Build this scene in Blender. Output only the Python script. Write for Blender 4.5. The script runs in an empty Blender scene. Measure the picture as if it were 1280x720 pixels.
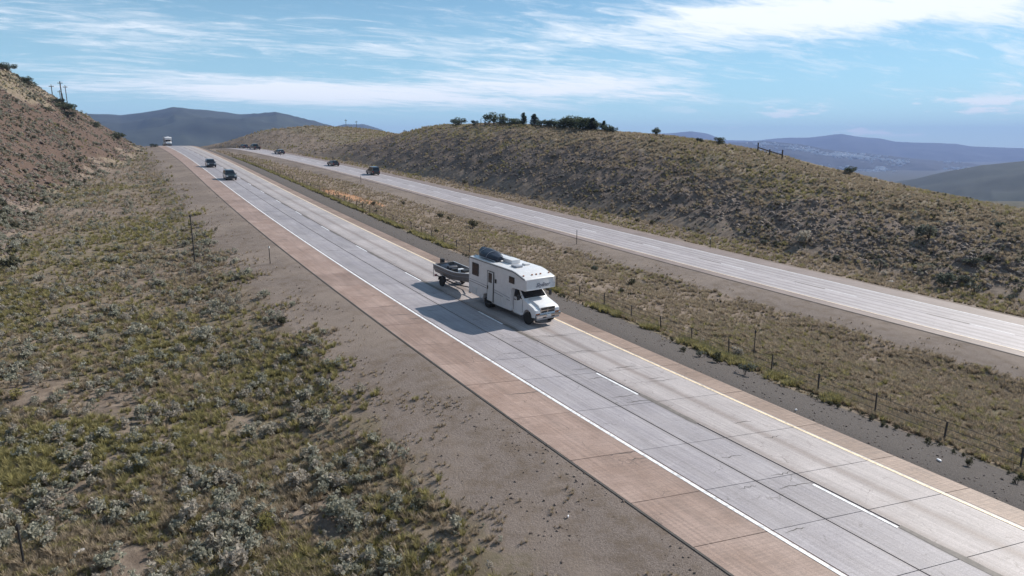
import bpy, bmesh, math, random
import numpy as np
from mathutils import Vector, Matrix

SC = bpy.context.scene
COL = SC.collection
random.seed(7)
RNG = np.random.default_rng(11)
R_ = math.radians
ZO = 14.0                                   # camera height above world zero

# ------------------------------------------------------------------ camera, world, sun, exposure
cam_d = bpy.data.cameras.new('camera')
cam = bpy.data.objects.new('camera', cam_d); COL.objects.link(cam)
cam.location = (0, 0, ZO)
cam.rotation_euler = (R_(90 - 12.137), 0, 0)
cam_d.sensor_width = 36.0
cam_d.lens = 36.0 * 813.77 / 1280.0
cam_d.clip_start = 0.3; cam_d.clip_end = 40000
SC.camera = cam

SUN_AZ, SUN_EL = R_(57), R_(36.5)           # azimuth clockwise from +Y
world = bpy.data.worlds.new('World'); SC.world = world; world.use_nodes = True
wn = world.node_tree; wn.nodes.clear()
def N(nt, t, **kw):
    n = nt.nodes.new(t)
    for k, v in kw.items():
        if k.startswith('i_'):
            n.inputs[int(k[2:])].default_value = v
        else: setattr(n, k, v)
    return n
def build_world():
    nt = wn; L = nt.links.new
    sky = N(nt, 'ShaderNodeTexSky'); sky.sky_type = 'NISHITA'; sky.sun_disc = False
    sky.sun_elevation = SUN_EL; sky.sun_rotation = SUN_AZ
    sky.altitude = 1900; sky.air_density = 1.0; sky.dust_density = 0.3; sky.ozone_density = 1.5
    tc = N(nt, 'ShaderNodeTexCoord'); sep = N(nt, 'ShaderNodeSeparateXYZ'); L(tc.outputs['Generated'], sep.inputs[0])
    def M(op, a, b=None, clamp=False):
        m = N(nt, 'ShaderNodeMath', operation=op); m.use_clamp = clamp
        for i, v in enumerate((a, b)):
            if v is None: continue
            if isinstance(v, (int, float)): m.inputs[i].default_value = v
            else: L(v, m.inputs[i])
        return m.outputs[0]
    x, y, z = sep.outputs
    zc = M('MAXIMUM', z, 0.0)
    den = M('ADD', zc, 0.10)                                 # flattened sky plane (cirrus sheet)
    u = M('DIVIDE', x, den); v = M('DIVIDE', y, den)
    def vec(a, b, c=0.0):
        cb = N(nt, 'ShaderNodeCombineXYZ')
        for i, q in enumerate((a, b, c)):
            if isinstance(q, (int, float)): cb.inputs[i].default_value = q
            else: L(q, cb.inputs[i])
        return cb.outputs[0]
    def noise(vc, scale, det, rough, dist=0.0, lac=2.0):
        n = N(nt, 'ShaderNodeTexNoise'); L(vc, n.inputs['Vector'])
        n.inputs['Scale'].default_value = scale; n.inputs['Detail'].default_value = det
        n.inputs['Roughness'].default_value = rough; n.inputs['Distortion'].default_value = dist
        return n.outputs[0]
    def ramp(f, a, b, lo=0.0, hi=1.0):
        m = N(nt, 'ShaderNodeMapRange'); m.interpolation_type = 'SMOOTHSTEP'; L(f, m.inputs[0])
        for i, q in zip((1, 2, 3, 4), (a, b, lo, hi)): m.inputs[i].default_value = q
        return m.outputs[0]
    # streaky cirrus: the sheet is combed along one wind direction
    a = R_(24)
    ur = M('ADD', M('MULTIPLY', u, math.cos(a)), M('MULTIPLY', v, math.sin(a)))
    vr = M('SUBTRACT', M('MULTIPLY', v, math.cos(a)), M('MULTIPLY', u, math.sin(a)))
    st = vec(M('MULTIPLY', ur, 0.42), vr, 3.3)
    n1 = noise(st, 1.15, 7, 0.62, 0.5)
    n2 = noise(vec(M('MULTIPLY', ur, 0.6), M('MULTIPLY', vr, 1.6), 9.1), 5.0, 6, 0.68, 0.8)
    nbig = noise(vec(M('MULTIPLY', ur, 0.45), vr, 17.0), 0.32, 2, 0.5)
    # a long white bank of cloud: gaussian band in azimuth/elevation
    azm = M('ARCTAN2', x, y)
    el = M('ARCSINE', z)
    def band(c_el, slope, w, az0, az1, soft=0.12):
        t = M('SUBTRACT', el, M('ADD', M('MULTIPLY', azm, slope), c_el))
        t = M('DIVIDE', t, w); g = M('POWER', 2.718, M('MULTIPLY', M('MULTIPLY', t, t), -1.0))
        e = M('MULTIPLY', ramp(azm, az0 - soft, az0 + soft), ramp(azm, az1 - soft, az1 + soft, 1.0, 0.0))
        return M('MULTIPLY', g, e)
    b1 = band(0.160, 0.035, 0.028, 0.20, 1.6, 0.22)
    b2 = band(0.082, 0.02, 0.022, -0.42, 0.26, 0.14)
    b3 = band(0.210, -0.02, 0.05, -1.5, -0.30, 0.25)
    tex = M('ADD', M('MULTIPLY', n1, 0.62), M('MULTIPLY', n2, 0.38))
    base = M('ADD', tex, M('MULTIPLY', M('SUBTRACT', nbig, 0.5), 0.35))
    base = M('ADD', base, M('MULTIPLY', b1, 0.27))
    base = M('ADD', base, M('MULTIPLY', b2, 0.19))
    base = M('ADD', base, M('MULTIPLY', b3, 0.03))
    c = ramp(base, 0.485, 0.71)
    c = M('MULTIPLY', c, ramp(el, 0.015, 0.075))
    # small flat-bottomed cumulus far off near the horizon
    cn = noise(vec(M('MULTIPLY', azm, 9.0), M('MULTIPLY', el, 42.0), 2.0), 1.0, 5, 0.6)
    cm = M('MULTIPLY', ramp(cn, 0.54, 0.62), M('MULTIPLY', ramp(el, 0.012, 0.02), ramp(el, 0.055, 0.07, 1.0, 0.0)))
    cm = M('MULTIPLY', cm, ramp(azm, 0.1, 0.5))
    c = M('MAXIMUM', M('MULTIPLY', c, 0.92), M('MULTIPLY', cm, 0.85))
    # thin milky veil low in the sky
    veil = ramp(el, 0.0, 0.30, 0.55, 0.14)
    hsv = N(nt, 'ShaderNodeHueSaturation'); hsv.inputs['Saturation'].default_value = 1.18; hsv.inputs['Value'].default_value = 1.0
    L(sky.outputs[0], hsv.inputs['Color'])
    mx0 = N(nt, 'ShaderNodeMix', data_type='RGBA'); L(veil, mx0.inputs[0]); L(hsv.outputs[0], mx0.inputs[6]); mx0.inputs[7].default_value = (6.6, 9.4, 10.4, 1)
    tint = N(nt, 'ShaderNodeMix', data_type='RGBA', blend_type='MULTIPLY'); tint.inputs[0].default_value = 1.0; L(mx0.outputs[2], tint.inputs[6]); tint.inputs[7].default_value = (0.90, 1.06, 1.06, 1)
    mx = N(nt, 'ShaderNodeMix', data_type='RGBA'); L(c, mx.inputs[0]); L(tint.outputs[2], mx.inputs[6]); mx.inputs[7].default_value = (12.0, 12.3, 12.6, 1)
    bg = N(nt, 'ShaderNodeBackground'); bg.inputs['Strength'].default_value = 0.071; L(mx.outputs[2], bg.inputs[0])
    out = N(nt, 'ShaderNodeOutputWorld'); L(bg.outputs[0], out.inputs[0])
build_world()
sd_ = bpy.data.lights.new('sun', 'SUN'); sd_.energy = 4.6; sd_.angle = R_(0.55); sd_.color = (1.0, 0.93, 0.84)
sun = bpy.data.objects.new('sun', sd_); COL.objects.link(sun)
sun_dir = Vector((math.sin(SUN_AZ) * math.cos(SUN_EL), math.cos(SUN_AZ) * math.cos(SUN_EL), math.sin(SUN_EL)))
sun.rotation_euler = (-sun_dir).to_track_quat('-Z', 'Y').to_euler()
SC.view_settings.view_transform = 'Standard'; SC.view_settings.look = 'None'
SC.view_settings.gamma = 1.0; SC.view_settings.use_curve_mapping = False
SC.view_settings.exposure = 0.50
SC.render.engine = 'CYCLES'
SC.cycles.max_bounces = 5; SC.cycles.volume_bounces = 0; SC.cycles.transparent_max_bounces = 6

# ------------------------------------------------------------------ road geometry
#GEO
class Road:
    def __init__(s_, x0, y0, z0, h0, k0, k1, g0, g1, g2, sc, kend, scz, gd, gmin):
        ds = 0.5; S = np.arange(-90, 700, ds); i0 = int(90 / ds)
        sp = np.clip(S, 0, sc)
        H = h0 + k0 * sp + k1 * sp ** 2 / 2 + np.where(S < 0, k0 * S, 0) + np.where(S > sc, kend * (S - sc), 0)
        sg = np.clip(S, 0, scz)
        G = g0 + g1 * sg + g2 * sg ** 2 / 2
        G = np.where(S > scz, np.maximum(G - gd * (S - scz), gmin), G)
        def integ(a):
            c = np.concatenate([[0], np.cumsum((a[1:] + a[:-1]) / 2 * ds)]); return c - c[i0]
        s_.S = S; s_.H = H; s_.X = x0 + integ(np.sin(H)); s_.Y = y0 + integ(np.cos(H)); s_.Z = z0 + integ(G) + ZO
        s_.G = G
    def pos(s_, s, d):
        s = np.asarray(s, float); d = np.asarray(d, float)
        h = np.interp(s, s_.S, s_.H)
        return (np.interp(s, s_.S, s_.X) + d * np.cos(h), np.interp(s, s_.S, s_.Y) - d * np.sin(h), np.interp(s, s_.S, s_.Z))
    def proj(s_, x, y):
        x = np.asarray(x, float).ravel(); y = np.asarray(y, float).ravel()
        cs = s_.S[::12]; cx = s_.X[::12]; cy = s_.Y[::12]; out = np.empty(len(x))
        for a in range(0, len(x), 20000):
            b = slice(a, a + 20000)
            dd = (x[b, None] - cx) ** 2 + (y[b, None] - cy) ** 2
            out[b] = cs[np.argmin(dd, 1)]
        for _ in range(5):
            h = np.interp(out, s_.S, s_.H); px = np.interp(out, s_.S, s_.X); py = np.interp(out, s_.S, s_.Y)
            t = (x - px) * np.sin(h) + (y - py) * np.cos(h); out = np.clip(out + np.clip(t, -30, 30) * 0.9, -90, 699)
        h = np.interp(out, s_.S, s_.H); px = np.interp(out, s_.S, s_.X); py = np.interp(out, s_.S, s_.Y)
        d = (x - px) * np.cos(h) - (y - py) * np.sin(h)
        return out, d, np.interp(out, s_.S, s_.Z)
RA = Road(14.477, 17.359, -12.62, -0.60657, 0.0012778, -9.8228e-6, 0.064069, -0.16407e-3, 1.05949e-6, 235, -0.0004, 236, 0.003, -0.06)
RB = Road(50.45, 30.0, -15.11, -0.645, 0.00188, -19.38e-6, 0.058, -0.116e-3, 1.471e-6, 215, -0.0019, 243, 0.0032, -0.06)

def _hash(ix, iy, seed):
    n = (ix.astype(np.int64) * 374761393 + iy.astype(np.int64) * 668265263 + seed * 974634777) & 0x7fffffff
    n = (n ^ (n >> 13)) * 1274126177 & 0x7fffffff
    return ((n ^ (n >> 16)) & 0xffff) / 65535.0
def vnoise(x, y, seed=0):
    ix = np.floor(x); iy = np.floor(y); fx = x - ix; fy = y - iy
    fx = fx * fx * (3 - 2 * fx); fy = fy * fy * (3 - 2 * fy)
    a = _hash(ix, iy, seed); b = _hash(ix + 1, iy, seed); c = _hash(ix, iy + 1, seed); d = _hash(ix + 1, iy + 1, seed)
    return (a + (b - a) * fx) * (1 - fy) + (c + (d - c) * fx) * fy
def fbm(x, y, o=4, seed=0, g=0.5):
    v = 0; a = 1; t = 0
    for i in range(o):
        v = v + a * (vnoise(x, y, seed + i * 17) - 0.5); t += a; a *= g; x = x * 2.03 + 5.1; y = y * 2.03 + 1.7
    return v / t * 2
def sstep(x, a, b):
    t = np.clip((x - a) / (b - a), 0, 1); return t * t * (3 - 2 * t)
RIDGE_S = [-90, -40, 0, 27, 35, 48, 63, 80, 99, 133, 165, 198, 215, 235, 262, 285, 300, 330, 400, 600]
RIDGE_Z = [-15.5, -13.5, -10.9, -8.6, -7.8, -6.0, -3.3, -0.1, 2.3, 4.8, 6.9, 7.4, 5.2, 3.2, 6.6, 9.2, 9.0, 4.5, -3, -20]
def terrain(x, y, full=False):
    x = np.asarray(x, float).ravel(); y = np.asarray(y, float).ravel()
    sa, da, za = RA.proj(x, y); sb, db, zb = RB.proj(x, y)
    rr = np.hypot(x, y); az = np.degrees(np.arctan2(x, y))
    # --- left of the road
    toe = np.interp(sa, [-60, 60, 120, 190, 230, 260, 400], [-27, -27.5, -26.5, -16, -10.8, -9.8, -9]) + 1.2 * fbm(sa / 14, sa * 0 + 3, 2, 5)
    zl = za - 0.03 - 0.30 * sstep(-da, 6.7, 11) - 0.75 * sstep(-da, 10, 16)
    e = np.maximum(toe - da, 0)
    hill = 0.74 * (np.sqrt(e * e + 4) - 2)
    hill = np.where(hill > 26, 26 + (hill - 26) * 0.25, hill)
    rough_l = sstep(e, 0, 6)
    hill = hill + rough_l * (1.1 * fbm(sa / 9, da / 6, 4, 21) + 0.7 * fbm(sa / 2.0, da / 5.0, 4, 22) + 0.45 * (0.5 - np.abs(fbm(sa / 1.5, da / 1.2, 3, 23))))
    zl = zl + hill + sstep(-da, 11, 14) * (0.22 * fbm(x / 5, y / 5, 3, 31) + 0.10 * fbm(x / 0.9, y / 0.9, 3, 32))
    # --- median between the carriageways
    u = np.clip((da - 5.0) / np.maximum((da - 5.0) + (-4.9 - db), 1e-3), 0, 1)
    zm = (za - 0.03) * (1 - sstep(u, 0.15, 0.95)) + (zb - 0.03) * sstep(u, 0.15, 0.95)
    zm = zm - 0.55 * sstep(u, 0.12, 0.3) * (1 - sstep(u, 0.7, 0.95)) - 0.86 * sstep(da, 5, 10.2) * (1 - u)
    zm = zm + sstep(u, 0.2, 0.3) * (1 - sstep(u, .78, .9)) * (0.25 * fbm(x / 6, y / 6, 3, 41) + 0.12 * fbm(x / 1.1, y / 1.1, 3, 42))
    # --- right of the far carriageway: verge, cut face, rounded top, fall to the valley
    rz = np.interp(sa, RIDGE_S, RIDGE_Z) + ZO
    ridge_d = np.interp(sa, [-90, 230, 300, 600], [78, 78, 66, 60])
    toe_b = np.interp(sb, [-60, 20, 80, 140, 200, 260, 320], [13.5, 13.0, 14.0, 12.5, 11.5, 9.5, 8.5]) + 1.0 * fbm(sb / 11, sb * 0, 2, 9)
    dist_r = np.maximum(ridge_d - da, 1e-3); w = np.maximum(db - toe_b, 0)
    t = np.clip(w / (w + dist_r), 0, 1)
    pexp = np.interp(sa, [0, 200, 250, 290], [1.75, 1.7, 1.9, 2.6])
    p = 1 - (1 - t) ** pexp
    zv = zb - 0.03 - 0.35 * sstep(db, 6.6, 9) + 0.25 * sstep(db, 9, 14)
    past = np.maximum(da - ridge_d, 0)
    face = 4 * t * (1 - t)
    gul = fbm(sa / 3.2 + da / 16, da / 22, 3, 51)
    zr = zv + (rz - zv) * p - 0.004 * past ** 2 * (past < 30) - np.where(past >= 30, 3.6 + 0.24 * (past - 30), 0)
    zr = zr + sstep(w, 0, 4) * (0.30 * fbm(x / 7, y / 7, 4, 52) + np.clip(face * 1.4, 0, 1) * (0.75 * gul + 0.42 * fbm(x / 1.6, y / 1.6, 3, 53)) + 0.10 * fbm(x / 1.0, y / 1.0, 2, 54))
    z = np.where(da < -3, zl, np.where((da >= 0) & (db <= 0), zm, np.where(db > 0, zr, za - 0.16)))
    onA = (da >= -6.35) & (da <= 4.65); onB = (db > -4.45) & (db <= 6.05) & ~onA
    z = np.where(onA, za - 0.16, z); z = np.where(onB, zb - 0.16, z)
    # --- far away the sheet falls to the valley floor
    base = ZO + (-14 + (-150 + 14) * sstep(az, -12, 9)) * sstep(rr, 250, 1300)
    f = sstep(rr, 330, 620)
    far = base + 6 * fbm(x / 160, y / 160, 4, 61)
    zz = np.minimum(z, 60 + ZO) * (1 - f) + far * f
    if full: return zz, sa, da, sb, db, e, w, t, u, onA | onB, f
    return zz
#ENDGEO

# ------------------------------------------------------------------ materials
def mat(name, base, rough=0.8, metal=0.0, spec=0.5, var=0.0, vscale=3.0, bump=0.0, bscale=20.0, build=None, rnd=0.0, coat=0.0, emis=None, vcol=None):
    m = bpy.data.materials.new(name); m.use_nodes = True; nt = m.node_tree; L = nt.links.new
    b = nt.nodes['Principled BSDF']
    b.inputs['Base Color'].default_value = (*base, 1); b.inputs['Roughness'].default_value = rough
    b.inputs['Metallic'].default_value = metal; b.inputs['Specular IOR Level'].default_value = spec
    b.inputs['Coat Weight'].default_value = coat
    if emis: b.inputs['Emission Color'].default_value = (*emis[:3], 1); b.inputs['Emission Strength'].default_value = emis[3]
    col = None
    tc = nt.nodes.new('ShaderNodeTexCoord')
    if var > 0 or rnd > 0 or vcol:
        n = nt.nodes.new('ShaderNodeTexNoise'); L(tc.outputs['Object'], n.inputs[0]); n.inputs['Scale'].default_value = vscale
        n.inputs['Detail'].default_value = 5; n.inputs['Roughness'].default_value = 0.65
        mr = nt.nodes.new('ShaderNodeMapRange'); L(n.outputs[0], mr.inputs[0])
        mr.inputs[1].default_value = 0.3; mr.inputs[2].default_value = 0.7
        mr.inputs[3].default_value = 1 - var; mr.inputs[4].default_value = 1 + var
        f = mr.outputs[0]
        if rnd > 0:
            oi = nt.nodes.new('ShaderNodeObjectInfo'); m2 = nt.nodes.new('ShaderNodeMapRange'); L(oi.outputs['Random'], m2.inputs[0])
            m2.inputs[3].default_value = 1 - rnd; m2.inputs[4].default_value = 1 + rnd
            mm = nt.nodes.new('ShaderNodeMath'); mm.operation = 'MULTIPLY'; L(f, mm.inputs[0]); L(m2.outputs[0], mm.inputs[1]); f = mm.outputs[0]
        if vcol:                                       # second colour picked per instance
            oi = nt.nodes.new('ShaderNodeObjectInfo')
            mx = nt.nodes.new('ShaderNodeMix'); mx.data_type = 'RGBA'; L(oi.outputs['Random'], mx.inputs[0])
            mx.inputs[6].default_value = (*base, 1); mx.inputs[7].default_value = (*vcol, 1); src = mx.outputs[2]
        else:
            rg = nt.nodes.new('ShaderNodeRGB'); rg.outputs[0].default_value = (*base, 1); src = rg.outputs[0]
        vm = nt.nodes.new('ShaderNodeVectorMath'); vm.operation = 'SCALE'; L(src, vm.inputs[0]); L(f, vm.inputs['Scale'])
        L(vm.outputs[0], b.inputs['Base Color'])
    if bump > 0:
        n = nt.nodes.new('ShaderNodeTexNoise'); L(tc.outputs['Object'], n.inputs[0]); n.inputs['Scale'].default_value = bscale; n.inputs['Detail'].default_value = 4
        bp = nt.nodes.new('ShaderNodeBump'); bp.inputs['Strength'].default_value = bump; bp.inputs['Distance'].default_value = 0.02
        L(n.outputs[0], bp.inputs['Height']); L(bp.outputs[0], b.inputs['Normal'])
    return m

def M_(nt, op, a, b=None, c=None, clamp=False):
    m = nt.nodes.new('ShaderNodeMath'); m.operation = op; m.use_clamp = clamp
    for i, v in enumerate((a, b, c)):
        if v is None: continue
        if isinstance(v, (int, float)): m.inputs[i].default_value = v
        else: nt.links.new(v, m.inputs[i])
    return m.outputs[0]
def noise_(nt, vec, scale, det=4, rough=0.6, dist=0.0):
    n = nt.nodes.new('ShaderNodeTexNoise'); nt.links.new(vec, n.inputs[0])
    n.inputs['Scale'].default_value = scale; n.inputs['Detail'].default_value = det; n.inputs['Roughness'].default_value = rough
    n.inputs['Distortion'].default_value = dist; return n.outputs[0]
def mr_(nt, f, a, b, lo=0.0, hi=1.0):
    m = nt.nodes.new('ShaderNodeMapRange'); nt.links.new(f, m.inputs[0]); m.interpolation_type = 'SMOOTHSTEP'
    for i, q in zip((1, 2, 3, 4), (a, b, lo, hi)): m.inputs[i].default_value = q
    return m.outputs[0]
def mix_(nt, f, a, b):
    m = nt.nodes.new('ShaderNodeMix'); m.data_type = 'RGBA'
    if isinstance(f, (int, float)): m.inputs[0].default_value = f
    else: nt.links.new(f, m.inputs[0])
    for i, v in ((6, a), (7, b)):
        if isinstance(v, tuple): m.inputs[i].default_value = (*v, 1)
        else: nt.links.new(v, m.inputs[i])
    return m.outputs[2]

def ground_material():
    m = bpy.data.materials.new('dry_ground'); m.use_nodes = True; nt = m.node_tree; L = nt.links.new
    b = nt.nodes['Principled BSDF']; b.inputs['Roughness'].default_value = 0.95; b.inputs['Specular IOR Level'].default_value = 0.15
    geo = nt.nodes.new('ShaderNodeNewGeometry'); P = geo.outputs['Position']
    def at(n):
        a = nt.nodes.new('ShaderNodeAttribute'); a.attribute_name = n; return a.outputs['Fac']
    nf = noise_(nt, P, 9.0, 5, 0.7); nm = noise_(nt, P, 1.3, 5, 0.65); nb = noise_(nt, P, 0.16, 4, 0.6); nff = noise_(nt, P, 24.0, 5, 0.85)
    def edge(a, k=0.5, w=0.12):                     # ragged edge between two covers
        s = M_(nt, 'ADD', a, M_(nt, 'MULTIPLY', M_(nt, 'SUBTRACT', nm, 0.5), k)); s = M_(nt, 'ADD', s, M_(nt, 'MULTIPLY', M_(nt, 'SUBTRACT', nf, 0.5), k * 0.6))
        return mr_(nt, s, 0.5 - w, 0.5 + w)
    dirt = mix_(nt, mr_(nt, nm, .35, .65), (0.140, 0.108, 0.086), (0.235, 0.188, 0.152))
    grass = mix_(nt, mr_(nt, nb, .38, .62), (0.185, 0.152, 0.105), (0.155, 0.136, 0.086))
    grass = mix_(nt, mr_(nt, nm, .4, .65), grass, dirt)
    c = mix_(nt, edge(at('a_grass')), dirt, grass)
    rock = mix_(nt, mr_(nt, nf, .35, .65), (0.062, 0.044, 0.035), (0.15, 0.105, 0.084))
    c = mix_(nt, edge(at('a_rock')), c, rock)
    drock = mix_(nt, mr_(nt, nf, .35, .62), (0.075, 0.058, 0.050), (0.20, 0.158, 0.132))
    c = mix_(nt, edge(at('a_dark')), c, drock)
    rust = mix_(nt, mr_(nt, nm, .35, .65), (0.40, 0.21, 0.12), (0.30, 0.185, 0.11))
    c = mix_(nt, edge(at('a_rust'), 0.6), c, rust)
    g1 = mix_(nt, mr_(nt, nff, .3, .7), (0.10, 0.078, 0.068), (0.28, 0.235, 0.208))
    g1 = mix_(nt, mr_(nt, nm, .42, .68), g1, (0.155, 0.122, 0.098)); g1 = mix_(nt, mr_(nt, nb, .45, .62, 0, .6), g1, (0.25, 0.205, 0.175))
    c = mix_(nt, edge(at('a_gravel'), 0.75, .2), c, g1)
    g2 = mix_(nt, mr_(nt, nff, .3, .7), (0.05, 0.045, 0.043), (0.145, 0.128, 0.12))
    c = mix_(nt, edge(at('a_dgravel'), 0.7, .2), c, g2)
    far = mix_(nt, mr_(nt, nb, .4, .6), (0.036, 0.040, 0.030), (0.062, 0.058, 0.046))
    c = mix_(nt, at('a_far'), c, far)
    L(c, b.inputs['Base Color'])
    bp = nt.nodes.new('ShaderNodeBump'); bp.inputs['Strength'].default_value = 0.8; bp.inputs['Distance'].default_value = 0.07
    h = M_(nt, 'ADD', M_(nt, 'MULTIPLY', nf, 0.8), M_(nt, 'MULTIPLY', nff, 0.35)); L(h, bp.inputs['Height']); L(bp.outputs[0], b.inputs['Normal'])
    return m

def concrete_material(name, c1, c2, lane, stain=(0.2, 0.17, 0.15), rough=0.62, rnd=0.09, tine=0.05):
    # UV.x = metres across the road, UV.y = metres along it
    m = bpy.data.materials.new(name); m.use_nodes = True; nt = m.node_tree; L = nt.links.new
    b = nt.nodes['Principled BSDF']; b.inputs['Roughness'].default_value = rough; b.inputs['Specular IOR Level'].default_value = 0.45
    uv = nt.nodes.new('ShaderNodeUVMap'); uv.uv_map = 'UVMap'; sp = nt.nodes.new('ShaderNodeSeparateXYZ'); L(uv.outputs[0], sp.inputs[0])
    geo = nt.nodes.new('ShaderNodeNewGeometry'); P = geo.outputs['Position']
    nb = noise_(nt, P, 0.5, 5, 0.6); nf = noise_(nt, P, 30, 3, 0.7)
    cb = nt.nodes.new('ShaderNodeCombineXYZ'); L(M_(nt, 'MULTIPLY', sp.outputs[0], 9.0), cb.inputs[0]); L(M_(nt, 'MULTIPLY', sp.outputs[1], 0.25), cb.inputs[1])
    ns = noise_(nt, cb.outputs[0], 1.0, 5, 0.6)                                  # long streaks along the wheel direction
    cb2 = nt.nodes.new('ShaderNodeCombineXYZ'); L(M_(nt, 'MULTIPLY', sp.outputs[0], 1.2), cb2.inputs[0]); L(M_(nt, 'MULTIPLY', sp.outputs[1], 14.0), cb2.inputs[1])
    nt_ = noise_(nt, cb2.outputs[0], 1.0, 3, 0.6)                                 # tined texture across
    c = mix_(nt, mr_(nt, nb, .3, .7), c1, c2)
    for (dc, w, k) in lane:                                                       # oil drip and wheel-path wear strips
        t = M_(nt, 'DIVIDE', M_(nt, 'SUBTRACT', M_(nt, 'ADD', sp.outputs[0], M_(nt, 'MULTIPLY', M_(nt, 'SUBTRACT', nb, .5), .22)), dc), w)
        g = M_(nt, 'POWER', 2.718, M_(nt, 'MULTIPLY', M_(nt, 'MULTIPLY', t, t), -1.0))
        c = mix_(nt, M_(nt, 'MULTIPLY', g, M_(nt, 'MULTIPLY', mr_(nt, ns, .2, .7, .6, 1), k)), c, stain)
    npt = noise_(nt, P, 2.3, 6, 0.75, .6); c = mix_(nt, mr_(nt, npt, .56, .72, 0, .38), c, stain); nlt = noise_(nt, P, 1.1, 6, 0.7); c = mix_(nt, mr_(nt, nlt, .55, .72, 0, .30), c, tuple(min(1, q * 1.35) for q in c2))
    vo = nt.nodes.new('ShaderNodeTexVoronoi'); vo.feature = 'DISTANCE_TO_EDGE'; vo.inputs['Scale'].default_value = 0.42; wv = nt.nodes.new('ShaderNodeVectorMath'); wv.operation = 'ADD'
    nv = nt.nodes.new('ShaderNodeTexNoise'); nv.inputs['Scale'].default_value = 1.6; nv.inputs['Detail'].default_value = 5; L(P, nv.inputs[0]); L(P, wv.inputs[0]); L(nv.outputs['Color'], wv.inputs[1]); L(wv.outputs[0], vo.inputs['Vector'])
    hair = M_(nt, 'MULTIPLY', mr_(nt, vo.outputs['Distance'], .004, .014, 1, 0), mr_(nt, nlt, .50, .60)); c = mix_(nt, M_(nt, 'MULTIPLY', hair, .5), c, tuple(q * .5 for q in stain))
    f = M_(nt, 'MULTIPLY', mr_(nt, ns, .3, .7, 0.84, 1.12), mr_(nt, nf, .3, .7, 0.78, 1.18))
    f = M_(nt, 'MULTIPLY', f, mr_(nt, nt_, .3, .7, 1 - tine, 1 + tine))
    oi = nt.nodes.new('ShaderNodeObjectInfo'); m2 = nt.nodes.new('ShaderNodeMapRange'); L(oi.outputs['Random'], m2.inputs[0]); m2.inputs[3].default_value = 1 - rnd; m2.inputs[4].default_value = 1 + rnd
    f = M_(nt, 'MULTIPLY', f, m2.outputs[0])
    vm = nt.nodes.new('ShaderNodeVectorMath'); vm.operation = 'SCALE'; L(c, vm.inputs[0]); L(f, vm.inputs['Scale']); L(vm.outputs[0], b.inputs['Base Color'])
    bp = nt.nodes.new('ShaderNodeBump'); bp.inputs['Strength'].default_value = 0.3; bp.inputs['Distance'].default_value = 0.01
    L(M_(nt, 'ADD', nf, nt_), bp.inputs['Height']); L(bp.outputs[0], b.inputs['Normal'])
    return m
def paint_material(name, col):
    m = bpy.data.materials.new(name); m.use_nodes = True; nt = m.node_tree; L = nt.links.new
    b = nt.nodes['Principled BSDF']; b.inputs['Roughness'].default_value = 0.55
    geo = nt.nodes.new('ShaderNodeNewGeometry'); P = geo.outputs['Position']
    n = noise_(nt, P, 6, 5, 0.7); c = mix_(nt, mr_(nt, n, .46, .66), col, tuple(q * 0.55 for q in col)); L(c, b.inputs['Base Color'])
    return m

MG = ground_material()
LANE_MIX = [(-3.0, .35, .22), (-1.0, .3, .16), (1.95, .26, .85), (0.55, .3, .15)]
M_LANE = concrete_material('grey_lane_concrete', (0.285, 0.265, 0.285), (0.335, 0.312, 0.328), LANE_MIX + [(0.05, .10, .5), (-1.62, .12, .5)], (0.19, 0.165, 0.155))
M_LANE2 = concrete_material('pale_lane_concrete', (0.35, 0.315, 0.312), (0.40, 0.362, 0.358), LANE_MIX + [(0.34, .16, .75)], (0.22, 0.18, 0.165))
M_SHO = concrete_material('brown_shoulder_concrete', (0.243, 0.165, 0.130), (0.333, 0.241, 0.202), [(-4.15, .25, .35), (-5.3, .15, .3)], (0.20, 0.145, 0.12), tine=.11)
M_SHI = concrete_material('inner_shoulder_concrete', (0.22, 0.152, 0.115), (0.29, 0.208, 0.165), [], (0.20, 0.15, 0.13), tine=.2)
M_BL = concrete_material('far_lane_concrete', (0.335, 0.305, 0.32), (0.39, 0.36, 0.375), [(-2.75, .20, .75), (-1.75, .28, .6), (-.75, .2, .7), (1.1, .22, .65), (2.1, .28, .7), (3.05, .2, .7)], (0.17, 0.148, 0.148))
M_BS = concrete_material('far_shoulder_concrete', (0.19, 0.145, 0.13), (0.25, 0.195, 0.18), [(4.6, .3, .4)], (0.18, 0.15, 0.145))
M_TAR = mat('black_joint_tar', (0.06, 0.054, 0.05), 0.8, var=0.3)
M_FADE = mat('faded_black_tape', (0.13, 0.115, 0.105), 0.7, var=0.35, vscale=4)
M_WPAINT = paint_material('white_road_paint', (0.78, 0.78, 0.80))
M_YPAINT = paint_material('pale_yellow_road_paint', (0.85, 0.68, 0.47))
M_WHITE = mat('white_gelcoat', (0.66, 0.66, 0.67), 0.38, var=0.08, coat=0.3)
M_WHITE2 = mat('cream_trim', (0.60, 0.60, 0.60), 0.5, var=0.04)
M_CABW = mat('white_truck_paint', (0.74, 0.75, 0.77), 0.28, coat=0.6, var=0.02)
M_GLASS = mat('dark_tinted_glass', (0.010, 0.012, 0.016), 0.08, spec=0.35)
M_DARK = mat('black_plastic', (0.02, 0.02, 0.022), 0.55, var=0.2)
M_RUB = mat('tyre_rubber', (0.022, 0.022, 0.022), 0.85, var=0.2)
M_CHROME = mat('chrome', (0.62, 0.63, 0.65), 0.18, metal=1.0)
M_HULL = mat('dull_grey_hull', (0.15, 0.14, 0.14), 0.5, var=0.2, vscale=3)
M_ALU = mat('brushed_aluminium', (0.50, 0.50, 0.52), 0.38, metal=0.9, var=0.12, vscale=6)
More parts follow.
